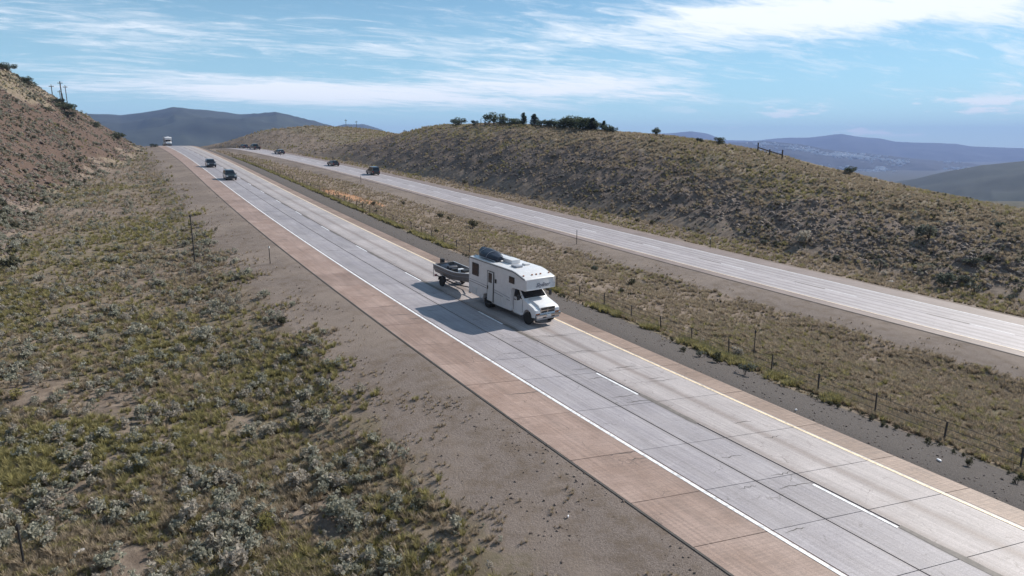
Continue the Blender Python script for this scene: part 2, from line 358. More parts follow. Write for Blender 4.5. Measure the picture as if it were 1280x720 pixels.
M_RIM = mat('steel_wheel', (0.42, 0.42, 0.44), 0.4, metal=0.7)
M_LAMP = mat('headlamp_lens', (0.75, 0.77, 0.80), 0.08, spec=0.8)
M_AMBER = mat('amber_lens', (0.32, 0.10, 0.02), 0.2)
M_RED = mat('red_lens', (0.35, 0.02, 0.02), 0.2)
M_BLUE = mat('navy_tarpaulin', (0.018, 0.026, 0.045), 0.5, var=0.35, vscale=5, bump=0.5, bscale=5)
M_GREYST = mat('grey_side_stripe', (0.30, 0.31, 0.34), 0.4)
M_POST = mat('rusty_steel_post', (0.055, 0.045, 0.04), 0.8, var=0.3)
M_WIRE = mat('galvanised_wire', (0.10, 0.10, 0.10), 0.5, metal=0.5)
M_WOODP = mat('weathered_wood_pole', (0.075, 0.060, 0.05), 0.9, var=0.25, vscale=5)
M_BARK = mat('grey_brown_bark', (0.10, 0.08, 0.065), 0.95, var=0.3, vscale=8)
def leaf(name, a, b): 
    m = mat(name, a, 0.75, spec=0.25, var=0.35, vscale=2.2, vcol=b)
    nt = m.node_tree; bs = nt.nodes['Principled BSDF']; out = nt.nodes['Material Output']      # thin leaves let light through
    tr = nt.nodes.new('ShaderNodeBsdfTranslucent'); ms = nt.nodes.new('ShaderNodeMixShader'); ms.inputs[0].default_value = 0.42
    src = bs.inputs['Base Color'].links[0].from_socket; nt.links.new(src, tr.inputs[0])
    nt.links.new(bs.outputs[0], ms.inputs[1]); nt.links.new(tr.outputs[0], ms.inputs[2]); nt.links.new(ms.outputs[0], out.inputs[0])
    return m
M_SAGE = leaf('sagebrush_leaves', (0.30, 0.30, 0.235), (0.40, 0.385, 0.32))
M_SAGEP = leaf('pale_sagebrush_leaves', (0.40, 0.36, 0.31), (0.33, 0.305, 0.25))
M_SHRUB = leaf('dark_shrub_leaves', (0.065, 0.070, 0.042), (0.105, 0.10, 0.065))
M_GREYS = leaf('grey_green_shrub_leaves', (0.10, 0.115, 0.090), (0.13, 0.14, 0.115))
M_YSHR = leaf('rabbitbrush_leaves', (0.22, 0.20, 0.075), (0.26, 0.22, 0.10))
M_JUN = leaf('juniper_needles', (0.040, 0.055, 0.040), (0.055, 0.072, 0.05))
M_OAK = leaf('oakbrush_leaves', (0.075, 0.095, 0.055), (0.085, 0.10, 0.065))
M_STRAW = leaf('straw_grass', (0.42, 0.345, 0.245), (0.29, 0.235, 0.175))
M_GREENG = leaf('olive_grass', (0.33, 0.295, 0.125), (0.25, 0.225, 0.11))
M_ROCK = mat('brown_rock', (0.085, 0.065, 0.055), 0.9, var=0.3, vscale=3, vcol=(0.19, 0.15, 0.13))
M_DROCK = mat('dark_cut_rock', (0.085, 0.066, 0.056), 0.9, var=0.3, vscale=3, vcol=(0.205, 0.165, 0.14))

# ------------------------------------------------------------------ object helpers
def link(name, me, parent=None):
    o = bpy.data.objects.new(name, me); COL.objects.link(o)
    if parent is not None: o.parent = parent
    return o
def tag(o, label=None, cat=None, group=None, kind=None):
    if label: o['label'] = label
    if cat: o['category'] = cat
    if group: o['group'] = group
    if kind: o['kind'] = kind
    return o
def empty(name, loc, rot=(0, 0, 0), label=None, cat=None, group=None):
    o = bpy.data.objects.new(name, None); COL.objects.link(o); o.location = loc; o.rotation_euler = rot; o.empty_display_size = 0.2
    return tag(o, label, cat, group)
def np_mesh(name, V, F, mats, smooth=True, uv=None, attrs=None, midx=None):
    """V (n,3), F (m,3|4)"""
    me = bpy.data.meshes.new(name); V = np.asarray(V, np.float32); F = np.asarray(F, np.int32)
    me.vertices.add(len(V)); me.vertices.foreach_set('co', V.ravel())
    k = F.shape[1]; me.loops.add(F.size); me.loops.foreach_set('vertex_index', F.ravel())
    me.polygons.add(len(F)); me.polygons.foreach_set('loop_start', np.arange(len(F), dtype=np.int32) * k)
    me.polygons.foreach_set('loop_total', np.full(len(F), k, np.int32))
    me.polygons.foreach_set('use_smooth', np.full(len(F), smooth, bool))
    for mm in (mats if isinstance(mats, (list, tuple)) else [mats]): me.materials.append(mm)
    if midx is not None: me.polygons.foreach_set('material_index', np.asarray(midx, np.int32))
    if uv is not None:
        l = me.uv_layers.new(name='UVMap'); l.data.foreach_set('uv', np.asarray(uv, np.float32)[F.ravel()].ravel())
    if attrs:
        for n, a in attrs.items():
            at = me.attributes.new(n, 'FLOAT', 'POINT'); at.data.foreach_set('value', np.asarray(a, np.float32))
    me.update(calc_edges=True); return me
def copy_tree(o, parent=None):
    c = o.copy(); COL.objects.link(c); c.parent = parent
    for ch in [q for q in ALLCH.get(o.name, [])]: pass
    for ch in list(o.children): copy_tree(ch, c)
    return c
ALLCH = {}

class MB:
    def __init__(s): s.bm = bmesh.new()
    def box(s, c, size, rot=None, bev=0.0):
        r = bmesh.ops.create_cube(s.bm, size=1.0)['verts']
        bmesh.ops.scale(s.bm, vec=size, verts=r)
        if bev > 0:
            ed = list({e for v in r for e in v.link_edges})
            g = bmesh.ops.bevel(s.bm, geom=ed, offset=bev, segments=2, affect='EDGES', profile=0.7)
            r = list({v for f in g['faces'] for v in f.verts} | {v for v in r if v.is_valid})
        if rot: bmesh.ops.rotate(s.bm, cent=(0, 0, 0), matrix=Matrix.Rotation(rot[1], 3, rot[0]), verts=r)
        bmesh.ops.translate(s.bm, vec=c, verts=r); return s
    def prism(s, prof, y0, y1, bev=0.0, inset_top=None):
        """profile in x,z extruded from y0 to y1 (inset_top: function z -> narrowing of half width)"""
        n = len(prof)
        a = [s.bm.verts.new((x, y0 + (inset_top(z) if inset_top else 0), z)) for x, z in prof]
        b = [s.bm.verts.new((x, y1 - (inset_top(z) if inset_top else 0), z)) for x, z in prof]
        fs = [s.bm.faces.new(a), s.bm.faces.new(b[::-1])]
        for i in range(n): fs.append(s.bm.faces.new((a[(i + 1) % n], a[i], b[i], b[(i + 1) % n])))
        bmesh.ops.recalc_face_normals(s.bm, faces=fs)
        if bev > 0:
            ed = list({e for f in fs for e in f.edges if e.calc_face_angle(0) > 0.25})
            bmesh.ops.bevel(s.bm, geom=ed, offset=bev, segments=2, affect='EDGES', profile=0.7)
        return s
    def tube(s, pts, r, seg=8, caps=True):
        pts = [Vector(p) for p in pts]; rings = []
        for i, p in enumerate(pts):
            d = (pts[min(i + 1, len(pts) - 1)] - pts[max(i - 1, 0)]).normalized()
            u = d.cross(Vector((0, 0, 1)) if abs(d.z) < 0.9 else Vector((1, 0, 0))).normalized(); v = d.cross(u)
            rr = r[i] if isinstance(r, (list, tuple)) else r
            rings.append([s.bm.verts.new(p + (u * math.cos(2 * math.pi * k / seg) + v * math.sin(2 * math.pi * k / seg)) * rr) for k in range(seg)])
        for a, b in zip(rings, rings[1:]):
            for k in range(seg): s.bm.faces.new((a[k], a[(k + 1) % seg], b[(k + 1) % seg], b[k]))
        if caps:
            s.bm.faces.new(rings[0][::-1]); s.bm.faces.new(rings[-1])
        return s
    def loft(s, rings, close=True, caps=True):
        R = [[s.bm.verts.new(p) for p in r] for r in rings]; n = len(R[0])
        for a, b in zip(R, R[1:]):
            for k in range(n if close else n - 1): s.bm.faces.new((a[k], a[(k + 1) % n], b[(k + 1) % n], b[k]))
        if caps: s.bm.faces.new(R[0][::-1]); s.bm.faces.new(R[-1])
        return s
    def lathe_y(s, c, prof, seg=24):
        """profile of (radius, y) revolved about the y axis through c"""
        R = []
        for r, y in prof: R.append([s.bm.verts.new((c[0] + r * math.cos(2 * math.pi * k / seg), c[1] + y, c[2] + r * math.sin(2 * math.pi * k / seg))) for k in range(seg)])
        for a, b in zip(R, R[1:]):
            for k in range(seg): s.bm.faces.new((a[k], a[(k + 1) % seg], b[(k + 1) % seg], b[k]))
        s.bm.faces.new(R[0][::-1]); s.bm.faces.new(R[-1]); return s
    def quad(s, pts):
        s.bm.faces.new([s.bm.verts.new(p) for p in pts]); return s
    def build(s, name, m, parent=None, smooth=False, recalc=True):
        if recalc: bmesh.ops.recalc_face_normals(s.bm, faces=s.bm.faces)
        me = bpy.data.meshes.new(name); s.bm.to_mesh(me); s.bm.free()
        for mm in (m if isinstance(m, (list, tuple)) else [m]): me.materials.append(mm)
        if smooth:
            me.polygons.foreach_set('use_smooth', [True] * len(me.polygons))
            try: me.set_sharp_from_angle(angle=R_(38))
            except Exception: pass
        return link(name, me, parent)

# ------------------------------------------------------------------ the land: one polar sheet, split where its cover changes
def build_land():
    az = np.concatenate([np.linspace(-180, -60, 16)[:-1], np.linspace(-60, -42, 24)[:-1], np.linspace(-42, 44, 600)[:-1], np.linspace(44, 60, 20)[:-1], np.linspace(60, 180, 16)[:-1]])
    rad = np.concatenate([[0.5, 3, 6, 8, 10, 11.5], np.exp(np.linspace(math.log(12.5), math.log(400), 500)), np.exp(np.linspace(math.log(412), math.log(16000), 60))])
    A, Rr = np.meshgrid(np.radians(az), rad); x = (Rr * np.sin(A)).ravel(); y = (Rr * np.cos(A)).ravel()
    z, sa, da, sb, db, e, w, t, u, on, far = terrain(x, y, True)
    n, mth = len(rad), len(az)
    idx = np.arange(n * mth).reshape(n, mth)
    i2 = np.roll(idx, -1, 1)
    F = np.stack([idx[:-1], idx[1:], i2[1:], i2[:-1]], -1).reshape(-1, 4)
    # cap at the centre
    V = np.stack([x, y, z], 1)
    nz = fbm(x / 3.0, y / 3.0, 3, 71); nz2 = fbm(x / 14., y / 14., 3, 72); L = da < -6.65; Rg = db > 6.35; Md = ~L & ~Rg
    gl = np.where(L, sstep(da + 2.2 * nz, -14.2, -10.4), 0)
    gm = np.where(Md, np.maximum(0, sstep(db + 1.2 * nz, -10.6, -8.6)), 0) + np.where(Rg, 1 - sstep(db + 1.0 * nz, 8.6, 9.6), 0)
    dg = np.where(Md, (1 - sstep(da + 0.8 * nz, 8.8, 9.9)), 0)
    rock = np.where(L, sstep(e + 5 * nz, 0, 5) * (1 - 0.75 * sstep(e + 16 * nz2, 9, 26)), 0)
    dark = np.where(Rg, sstep(w + 3 * nz, 1.5, 4) * (1 - sstep(t + 0.35 * nz + 0.12 * nz2, 0.42, 0.72)) * (1 - 0.65 * sstep(sa, 150, 240)), 0)
    rust = np.where(Md, np.exp(-((sa - 105) / 10) ** 2 - ((da - 15.0 - (105 - sa) * 0.12) / 2.2) ** 2) * 2.2, 0)
    grass = np.clip(np.where(L, 0.55 + 0.5 * nz2 + 0.2 * nz, np.where(Rg, 0.25 + 0.9 * sstep(t, .3, .8) + 0.5 * nz2, 0.35 + 0.8 * nz2)), 0, 1)
    attrs = dict(a_gravel=gl + gm, a_dgravel=dg, a_rock=rock, a_dark=dark, a_rust=rust, a_grass=grass, a_far=far)
    fc = F.mean(1) if False else None
    fd = da[F].mean(1); fdb = db[F].mean(1); fe = e[F].mean(1); fw = w[F].mean(1); ff = far[F].mean(1); fr = Rr.ravel()[F].mean(1)
    nearz = ff < 0.5
    cls = np.zeros(len(F), int)
    cls[(fd < -6.65) & nearz] = 1                                        # left verge
    cls[(fe > 0.6) & nearz & (fd < -6.65)] = 2                           # left hillside
    cls[(fd >= 4.95) & (fdb <= -4.82) & nearz] = 3                       # median
    cls[(fdb > 6.35) & nearz] = 4                                        # far verge
    cls[(fdb > 6.35) & (fw > 0.3) & nearz] = 5                           # cut hill
    names = {0: 'ground', 1: 'roadside_verge', 2: 'rocky_hillside', 3: 'median', 4: 'roadside_verge', 5: 'grassy_hill'}
    for c, nm in names.items():
        f = F[cls == c]; used = np.unique(f); mp = np.full(len(V), -1); mp[used] = np.arange(len(used))
        me = np_mesh(nm, V[used], mp[f], MG, attrs={k: a[used] for k, a in attrs.items()})
        tag(link(nm, me), kind='structure')
build_land()

# ------------------------------------------------------------------ mountains and far ranges
M_FARL = mat('scrub_covered_mountain', (0.038, 0.045, 0.034), 0.95, spec=0.1, var=0.4, vscale=0.004)
M_FARV = mat('valley_slope', (0.034, 0.034, 0.036), 0.95, spec=0.1, var=0.6, vscale=0.004)
def px_dir(px, py):                                     # bearing and slope of a line of sight
    xx = (px - 640) / 813.77; u = -(py - 360) / 813.77; th = R_(12.137)
    return math.atan2(xx, math.cos(th) + math.sin(th) * u), (-math.sin(th) + math.cos(th) * u) / math.hypot(xx, math.cos(th) + math.sin(th) * u)
def mountain(name, pts, dist, depth, zbase, m, rough=0.08, seed=1, ramp_w=1.0):
    q = [px_dir(*p) for p in pts]; a = np.array([v[0] for v in q]); sl = np.array([v[1] for v in q])
    az = np.linspace(a[0] - 0.02, a[-1] + 0.02, 260); hz = np.interp(az, a, sl) * dist + ZO
    nr = 70; T = np.linspace(-1, 1, nr)
    A, TT = np.meshgrid(az, T); HZ = np.tile(hz, (nr, 1)); rr = dist + TT * depth
    x = rr * np.sin(A); y = rr * np.cos(A); sc = depth * 0.35
    prof = (1 - np.abs(TT) ** 1.15)
    rid = 1 - np.abs(fbm(x / sc, y / sc, 5, seed)); spur = 1 - 2.2 * np.abs(fbm(A * dist / (sc * 0.7) + 0.4 * fbm(x / sc, y / sc, 2, seed + 5), TT * 0.8, 4, seed + 3))
    z = zbase + (HZ - zbase) * np.clip(prof * (1 + 0.35 * (1 - prof) * spur * 1.0) + rough * (rid - 0.8) * prof * (1 - prof) * 4, 0, 1.0)
    z = z + 0.012 * (HZ - zbase) * fbm(x / (sc * .2), y / (sc * .2), 4, seed + 9)
    idx = np.arange(nr * 260).reshape(nr, 260); F = np.stack([idx[:-1, :-1], idx[:-1, 1:], idx[1:, 1:], idx[1:, :-1]], -1).reshape(-1, 4)
    V = np.stack([x.ravel(), y.ravel(), z.ravel()], 1)
    return tag(link(name, np_mesh(name, V, F, m)), kind='structure')
mountain('mountain', [(-80, 150), (20, 138), (95, 141), (140, 143), (150, 144), (175, 141), (215, 135.5), (260, 138), (300, 143), (345, 141), (380, 149), (415, 157), (450, 175), (475, 190)], 4300, 2200, ZO - 40, M_FARL, 0.6, 3)
mountain('mountain', [(330, 190), (380, 168), (430, 155), (455, 155), (475, 161), (495, 170), (530, 178), (560, 190)], 5600, 1800, ZO - 80, M_FARL, 0.2, 13)
mountain('mountain_range', [(700, 185), (740, 172), (780, 167), (800, 168), (840, 166), (865, 163.5), (885, 167), (905, 175), (940, 176), (980, 172), (1010, 172), (1035, 169), (1052, 167.5), (1075, 171), (1100, 173), (1120, 177), (1150, 178), (1195, 179.5), (1215, 183), (1280, 185), (1400, 183)], 10500, 2500, ZO - 330, M_FARV, 0.2, 23)
mountain('foothills', [(820, 195), (870, 184), (910, 178), (960, 176), (1000, 180), (1030, 186), (1060, 190), (1100, 193), (1150, 199), (1190, 202), (1215, 204), (1270, 214), (1340, 225)], 6300, 2300, ZO - 310, M_FARV, 0.3, 33)
def town():                                             # pale roofs scattered over the foothill, too small to tell apart
    o = bpy.data.objects['foothills']; co = np.array([v.co[:] for v in o.data.vertices]); r = np.random.default_rng(4); rr = np.hypot(co[:, 0], co[:, 1]); az = np.arctan2(co[:, 0], co[:, 1])
    ok = np.where((rr < 6150) & (rr > 5000) & (az > .35) & (az < .62))[0]; w = np.clip(fbm(co[ok, 0] / 260, co[ok, 1] / 260, 3, 77) + .1, 0, 1) ** 1.5 + 1e-6; pick = r.choice(ok, 420, p=w / w.sum())
    b = MB()
    for i in pick:
        for k in range(2):
            s = r.uniform(9, 24); b.box((co[i, 0] + r.normal(0, 30), co[i, 1] + r.normal(0, 30), co[i, 2] + 3), (s, s * .7, 9), ('Z', r.uniform(0, 3)))
    tag(b.build('far_town', M_WHITE), 'pale roofs of a far town scattered over the hazy foothills', 'town', kind='stuff')
town()
mountain('dark_foothill', [(1040, 262), (1090, 240), (1125, 228), (1180, 215), (1230, 206), (1280, 201), (1340, 197), (1450, 195)], 2500, 1100, ZO - 170, M_FARL, 0.3, 43)

# ------------------------------------------------------------------ the two carriageways
COLS_A = [(-6.7, -3.78, M_SHO), (-3.74, -1.66, M_LANE), (-1.60, 0.14, M_LANE), (0.23, 3.86, M_LANE2), (3.88, 5.0, M_SHI)]
def strip(road, name, d0, d1, s0, s1, m, dz, step=2.0, parent=None, thick=0.0, uvd=True, skew=0.0):
    k = max(2, int(abs(s1 - s0) / step) + 1); S = np.linspace(s0, s1, k); V = []; UV = []
    for dd in (d0, d1):
        x, y, z = road.pos(S - skew * dd, np.full(k, dd)); V.append(np.stack([x, y, z + dz], 1)); UV.append(np.stack([np.full(k, dd), S], 1))
    V = np.concatenate(V); UV = np.concatenate(UV); F = [(i, k + i, k + i + 1, i + 1) for i in range(k - 1)]
    if thick > 0:
        n = len(V); V2 = V.copy(); V2[:, 2] -= thick; V = np.concatenate([V, V2]); UV = np.concatenate([UV, UV])
        for i in range(k - 1): F += [(i, i + 1, n + i + 1, n + i), (k + i + 1, k + i, n + k + i, n + k + i + 1)]
        F += [(0, n, n + k, k), (k - 1, 2 * k - 1, n + 2 * k - 1, n + k - 1)]
        F = [f[::-1] for f in F]
    me = np_mesh(name, V, [f[::-1] for f in F] if thick > 0 else [f for f in F], m, smooth=False, uv=UV)
    return link(name, me, parent)
def build_road_a():
    bed = strip(RA, 'road', -6.68, 4.98, -40, 345, M_TAR, -0.05, 2.0); tag(bed, kind='structure')
    pat = [3.3, 4.1, 4.1, 3.0]; js = [3.9]; i = 0
    while js[-1] > -24: js.append(js[-1] - [3.0, 4.1, 4.1, 3.3][i % 4]); i += 1
    js = js[::-1]; tail = [6.65, 9.95, 14.0, 18.1, 21.1]; js += tail; i = 0
    while js[-1] < 112: js.append(js[-1] + pat[i % 4]); i += 1
    for a, b in zip(js, js[1:]):
        for (d0, d1, m) in COLS_A:
            g = 0.013 if b < 40 else 0.008
            o = strip(RA, 'slab', d0, d1, a + g, b - g, m, random.uniform(-0.003, 0.003), 2.0, bed, 0.05, skew=0.27)
    for (d0, d1, m) in COLS_A: strip(RA, 'road_surface', d0, d1, js[-1] + .03, 345, m, 0.0, 2.0, bed, skew=0.27)
    strip(RA, 'edge_line', -3.98, -3.82, -24, 345, M_WPAINT, 0.010, 2.0, bed)
    strip(RA, 'edge_line', 3.62, 3.77, -24, 345, M_YPAINT, 0.010, 2.0, bed)
    strip(RA, 'dark_edge_strip', -6.79, -6.70, -40, 345, M_TAR, -0.004, 2.0, bed)  # narrow dark strip just outside the outer shoulder slabs
    s = 18.0 - 12.19 * 3
    while s < 240:
        strip(RA, 'lane_dash', -0.03, 0.10, s - 3.05, s, M_WPAINT, 0.010, 1.0, bed)
        k = 8; S = np.linspace(s - 6.6, s - 3.05, k)       # worn black tape behind every dash
        V = []; 
        for j, q in enumerate(S):
            w = 0.12 + 0.05 * random.random() if 0 < j < k - 1 else 0.07
            for dd in (0.10 - w * 0.5, 0.22 + w * 0.5): x, y, z = RA.pos(q, dd + random.uniform(-.03, .03)); V.append((x, y, z + 0.007))
        link('tar_patch', np_mesh('tar_patch', V, [(2 * j, 2 * j + 1, 2 * j + 3, 2 * j + 2) for j in range(k - 1)], M_FADE, smooth=False), bed)
        s += 12.19
def cracks():                                           # random sealed cracks across the slabs
    r = random.Random(12); bed = bpy.data.objects['road']
    for i in range(46):
        s0 = r.uniform(-2, 95) if i > 12 else r.uniform(0, 35); lane = r.choice([(-6.6, -3.9), (-3.7, -1.7), (-3.7, -1.7), (-1.6, .1), (.3, 3.5)]); a = r.uniform(lane[0], lane[1] - .8); b_ = min(lane[1], a + r.uniform(.7, 2.2))
        n = 9; D = np.linspace(a, b_, n); V = []
        for j, dd in enumerate(D):
            w = (.010 + .012 * r.random()) * (1 + s0 / 45) * math.sin(math.pi * (j + .5) / n); q = s0 - .27 * dd + r.uniform(-.06, .06)
            for e in (-w, w): x, y, z = RA.pos(q + e, dd); V.append((x, y, z + .006))
        link('crack', np_mesh('crack', V, [(2 * j, 2 * j + 1, 2 * j + 3, 2 * j + 2) for j in range(n - 1)], M_TAR, smooth=False), bed)
build_road_a(); cracks()
def build_road_b():
    bed = strip(RB, 'road', -4.84, 6.38, -60, 345, M_TAR, -0.05, 2.0); tag(bed, kind='structure')
    for d0, d1, m in ((-4.86, -3.72, M_BS), (-3.70, 0.42, M_BL), (0.48, 3.98, M_BL), (4.0, 6.4, M_BS)):
        strip(RB, 'road_surface', d0, d1, -60, 345, m, 0.0, 2.0, bed)
    strip(RB, 'edge_line', -3.66, -3.54, -60, 345, M_YPAINT, 0.01, 2.0, bed)
    strip(RB, 'edge_line', 3.76, 3.90, -60, 345, M_WPAINT, 0.01, 2.0, bed)
    strip(RB, 'dark_edge_strip', -4.97, -4.86, -60, 345, M_TAR, -0.004, 2.0, bed)  # narrow dark strip along the median edge of the pavement
    s = 48.9 - 12.19 * 4
    while s < 240:
        strip(RB, 'lane_dash', 0.38, 0.50, s - 3.05, s, M_WPAINT, 0.01, 1.0, bed)
        strip(RB, 'tar_patch', 0.33, 0.56, s, s + 3.2, M_FADE, 0.008, 1.0, bed); s += 12.19
build_road_b()

# ------------------------------------------------------------------ plants, stones
def leaf_cloud(n, fn, size, aspect=0.5, up=0.3, seed=0, droop=0.0):
    r = np.random.default_rng(seed); C = fn(r, n)                     # (n,3) centres
    d = r.normal(size=(n, 3)); d[:, 2] = np.abs(d[:, 2]) * 0.6 + up; d /= np.linalg.norm(d, axis=1, keepdims=True)
    q = r.normal(size=(n, 3)); q -= (q * d).sum(1, keepdims=True) * d; q /= np.linalg.norm(q, axis=1, keepdims=True)
    s = size * r.uniform(0.6, 1.4, (n, 1)); a = d * s; b = q * s * aspect
    V = np.stack([C - b * .6, C + b * .6, C + a + b * .5, C + a - b * .5], 1).reshape(-1, 3)
    return V, np.arange(4 * n).reshape(-1, 4)
def dome(rx, h, holes=0.35, seed=0, lobes=9):
    rl = np.random.default_rng(seed + 50)
    c = np.stack([rl.uniform(-1, 1, lobes) * rx * .45, rl.uniform(-1, 1, lobes) * rx * .45, rl.uniform(.25, .75, lobes) * h], 1); rad = rl.uniform(.34, .55, lobes) * rx
    def fn(r, n):
        k = r.integers(0, lobes, n); v = r.normal(size=(n, 3)); v /= np.linalg.norm(v, axis=1, keepdims=True)
        p = c[k] + v * rad[k, None] * r.uniform(.55, 1.05, (n, 1)) * np.array([1, 1, h / rx * .9 if h < rx else 1.0])
        p[:, 2] = np.abs(p[:, 2]) * .98 + 0.01; return p
    return fn
def stems_mesh(n, rx, h, seed, rad=0.012):
    r = np.random.default_rng(seed); V = []; F = []
    for i in range(n):
        a = r.uniform(0, 6.283); tx, ty, tz = rx * .6 * math.cos(a) * r.uniform(.3, 1), rx * .6 * math.sin(a) * r.uniform(.3, 1), h * r.uniform(.5, .85)
        b = len(V)
        for (px, py, pz, w) in ((0, 0, -0.05, rad), (tx * .5, ty * .5, tz * .6, rad * .7), (tx, ty, tz, rad * .3)):
            for k in range(3): V.append((px + w * math.cos(2.09 * k), py + w * math.sin(2.09 * k), pz))
        for l in (0, 3):
            for k in range(3): F.append((b + l + k, b + l + (k + 1) % 3, b + l + 3 + (k + 1) % 3, b + l + 3 + k))
    return np.array(V), np.array(F)
def shrub_mesh(name, m, n, rx, h, size, seed, aspect=.5, up=.3, lobes=9, nst=9):
    V, F = leaf_cloud(n, dome(rx, h, seed=seed, lobes=lobes), size, aspect, up, seed)
    C = V.reshape(-1, 4, 3).mean(1); dd = np.sqrt(((C[:, None] - C[None]) ** 2).sum(2)); near = dd < size * .8      # drop stray leaves
    keep = np.zeros(len(C), bool); keep[np.argmin(((C - C.mean(0)) ** 2).sum(1))] = True
    for _ in range(60):
        k2 = (near[:, keep].any(1)) | keep
        if (k2 == keep).all(): break
        keep = k2
    V = V.reshape(-1, 4, 3)[keep].reshape(-1, 3); F = np.arange(len(V)).reshape(-1, 4)
    V2, F2 = stems_mesh(nst, rx, h, seed)
    mi = np.concatenate([np.zeros(len(F)), np.ones(len(F2))])
    return np_mesh(name, np.concatenate([V, V2]), np.concatenate([F, F2 + len(V)]), [m, M_BARK], smooth=False, midx=mi)
SHR = {'g': [shrub_mesh('sage_bush', M_SAGE, 520, .5, .55, .075, i) for i in (1, 2, 3)],
       'p': [shrub_mesh('pale_sage_bush', M_SAGEP, 560, .5, .5, .07, i) for i in (4, 5, 6)],
       'd': [shrub_mesh('dark_shrub', M_SHRUB, 520, .5, .7, .075, i) for i in (7, 8, 9)],
       'y': [shrub_mesh('rabbitbrush', M_YSHR, 480, .5, .5, .08, i, .3, .8) for i in (10, 11)]}
def tuft_mesh(name, m, n, seed, spread=.35, h=1.0, w=.05):
    r = np.random.default_rng(seed); V = []; F = []
    for i in range(n):
        a = r.uniform(0, 6.283); rr = spread * .35 * math.sqrt(r.uniform()); bx, by = rr * math.cos(a), rr * math.sin(a)
        a2 = a + r.uniform(-.8, .8); tl = spread * r.uniform(.3, 1.5); hh = h * r.uniform(.5, 1.0); tx, ty = bx + tl * math.cos(a2), by + tl * math.sin(a2)
        px, py = -math.sin(a2) * w, math.cos(a2) * w; b = len(V); mx, my = bx + (tx - bx) * .4, by + (ty - by) * .4
        V += [(bx - px, by - py, -.05), (bx + px, by + py, -.05), (mx + px * .8, my + py * .8, hh * .6), (mx - px * .8, my - py * .8, hh * .6), (tx, ty, hh), (tx + px * .2, ty + py * .2, hh)]
        F += [(b, b + 1, b + 2, b + 3), (b + 3, b + 2, b + 5, b + 4)]
    return np_mesh(name, V, F, m, smooth=False)
def rock_mesh(name, m, seed):
    bm = bmesh.new(); bmesh.ops.create_icosphere(bm, subdivisions=1, radius=.5); r = random.Random(seed)
    sc = Vector((r.uniform(.8, 1.3), r.uniform(.6, 1), r.uniform(.45, .75)))
    for v in bm.verts: v.co = Vector((v.co.x * sc.x, v.co.y * sc.y, v.co.z * sc.z)) * r.uniform(.75, 1.2)
    me = bpy.data.meshes.new(name); bm.to_mesh(me); bm.free(); me.materials.append(m); return me
def protos(meshes): return [bpy.data.objects.new(me.name, me) for me in meshes]      # never linked: they only feed the scatters
P_STRAW = protos([tuft_mesh('straw_tuft', M_STRAW, 38, s, .5, .9, .035) for s in (1, 2, 3)])
P_GREEN = protos([tuft_mesh('green_tuft', M_GREENG, 40, s, .5, .9, .04) for s in (4, 5)])
P_SAGE = protos([shrub_mesh('sage', M_SAGE, 300, .5, .5, .085, s, .55, .3, 6, 3) for s in (21, 22, 23)])
P_SAGEP = protos([shrub_mesh('pale_sage', M_SAGEP, 300, .5, .5, .08, s, .5, .3, 6, 3) for s in (24, 25)])
P_DARK = protos([shrub_mesh('scrub', M_SHRUB, 260, .5, .55, .09, s, .5, .3, 6, 3) for s in (26, 27)])
P_ROCK = protos([rock_mesh('rock', M_ROCK, s) for s in range(4)])
P_DROCK = protos([rock_mesh('dark_rock', M_DROCK, s + 9) for s in range(4)])

def scatter(name, pts, sc, pr, label, cat, tilt=0.12, mat_=None):
    n = len(pts); r = np.random.default_rng(len(pts)); me = bpy.data.meshes.new(name)
    me.vertices.add(n); me.vertices.foreach_set('co', np.asarray(pts, np.float32).ravel())
    for nm, ty, a in (('sc', 'FLOAT', sc), ('ix', 'INT', r.integers(0, len(pr), n))):
        at = me.attributes.new(nm, ty, 'POINT'); at.data.foreach_set('value', np.asarray(a, np.int32 if ty == 'INT' else np.float32))
    at = me.attributes.new('rot', 'FLOAT_VECTOR', 'POINT'); at.data.foreach_set('vector', np.stack([r.normal(0, tilt, n), r.normal(0, tilt, n), r.uniform(0, 6.283, n)], 1).astype(np.float32).ravel())
    o = link(name, me); tag(o, label, cat, kind='stuff')
    ng = bpy.data.node_groups.new(name, 'GeometryNodeTree'); ng.interface.new_socket('Geometry', in_out='INPUT', socket_type='NodeSocketGeometry'); ng.interface.new_socket('Geometry', in_out='OUTPUT', socket_type='NodeSocketGeometry')
    gi = ng.nodes.new('NodeGroupInput'); go = ng.nodes.new('NodeGroupOutput'); iop = ng.nodes.new('GeometryNodeInstanceOnPoints'); j = ng.nodes.new('GeometryNodeJoinGeometry')
    for p in pr:
        oi = ng.nodes.new('GeometryNodeObjectInfo'); oi.inputs['Object'].default_value = p; oi.inputs['As Instance'].default_value = True
        ng.links.new(oi.outputs['Geometry'], j.inputs[0])
    def na(nm, ty):
        a = ng.nodes.new('GeometryNodeInputNamedAttribute'); a.data_type = ty; a.inputs['Name'].default_value = nm; return a.outputs['Attribute']
    ng.links.new(gi.outputs[0], iop.inputs['Points']); ng.links.new(j.outputs[0], iop.inputs['Instance']); iop.inputs['Pick Instance'].default_value = True
    ng.links.new(na('ix', 'INT'), iop.inputs['Instance Index']); ng.links.new(na('sc', 'FLOAT'), iop.inputs['Scale'])
    e2r = ng.nodes.new('FunctionNodeEulerToRotation'); ng.links.new(na('rot', 'FLOAT_VECTOR'), e2r.inputs[0]); ng.links.new(e2r.outputs[0], iop.inputs['Rotation'])
    ng.links.new(iop.outputs[0], go.inputs[0]); md = o.modifiers.new('scatter', 'NODES'); md.node_group = ng
    return o
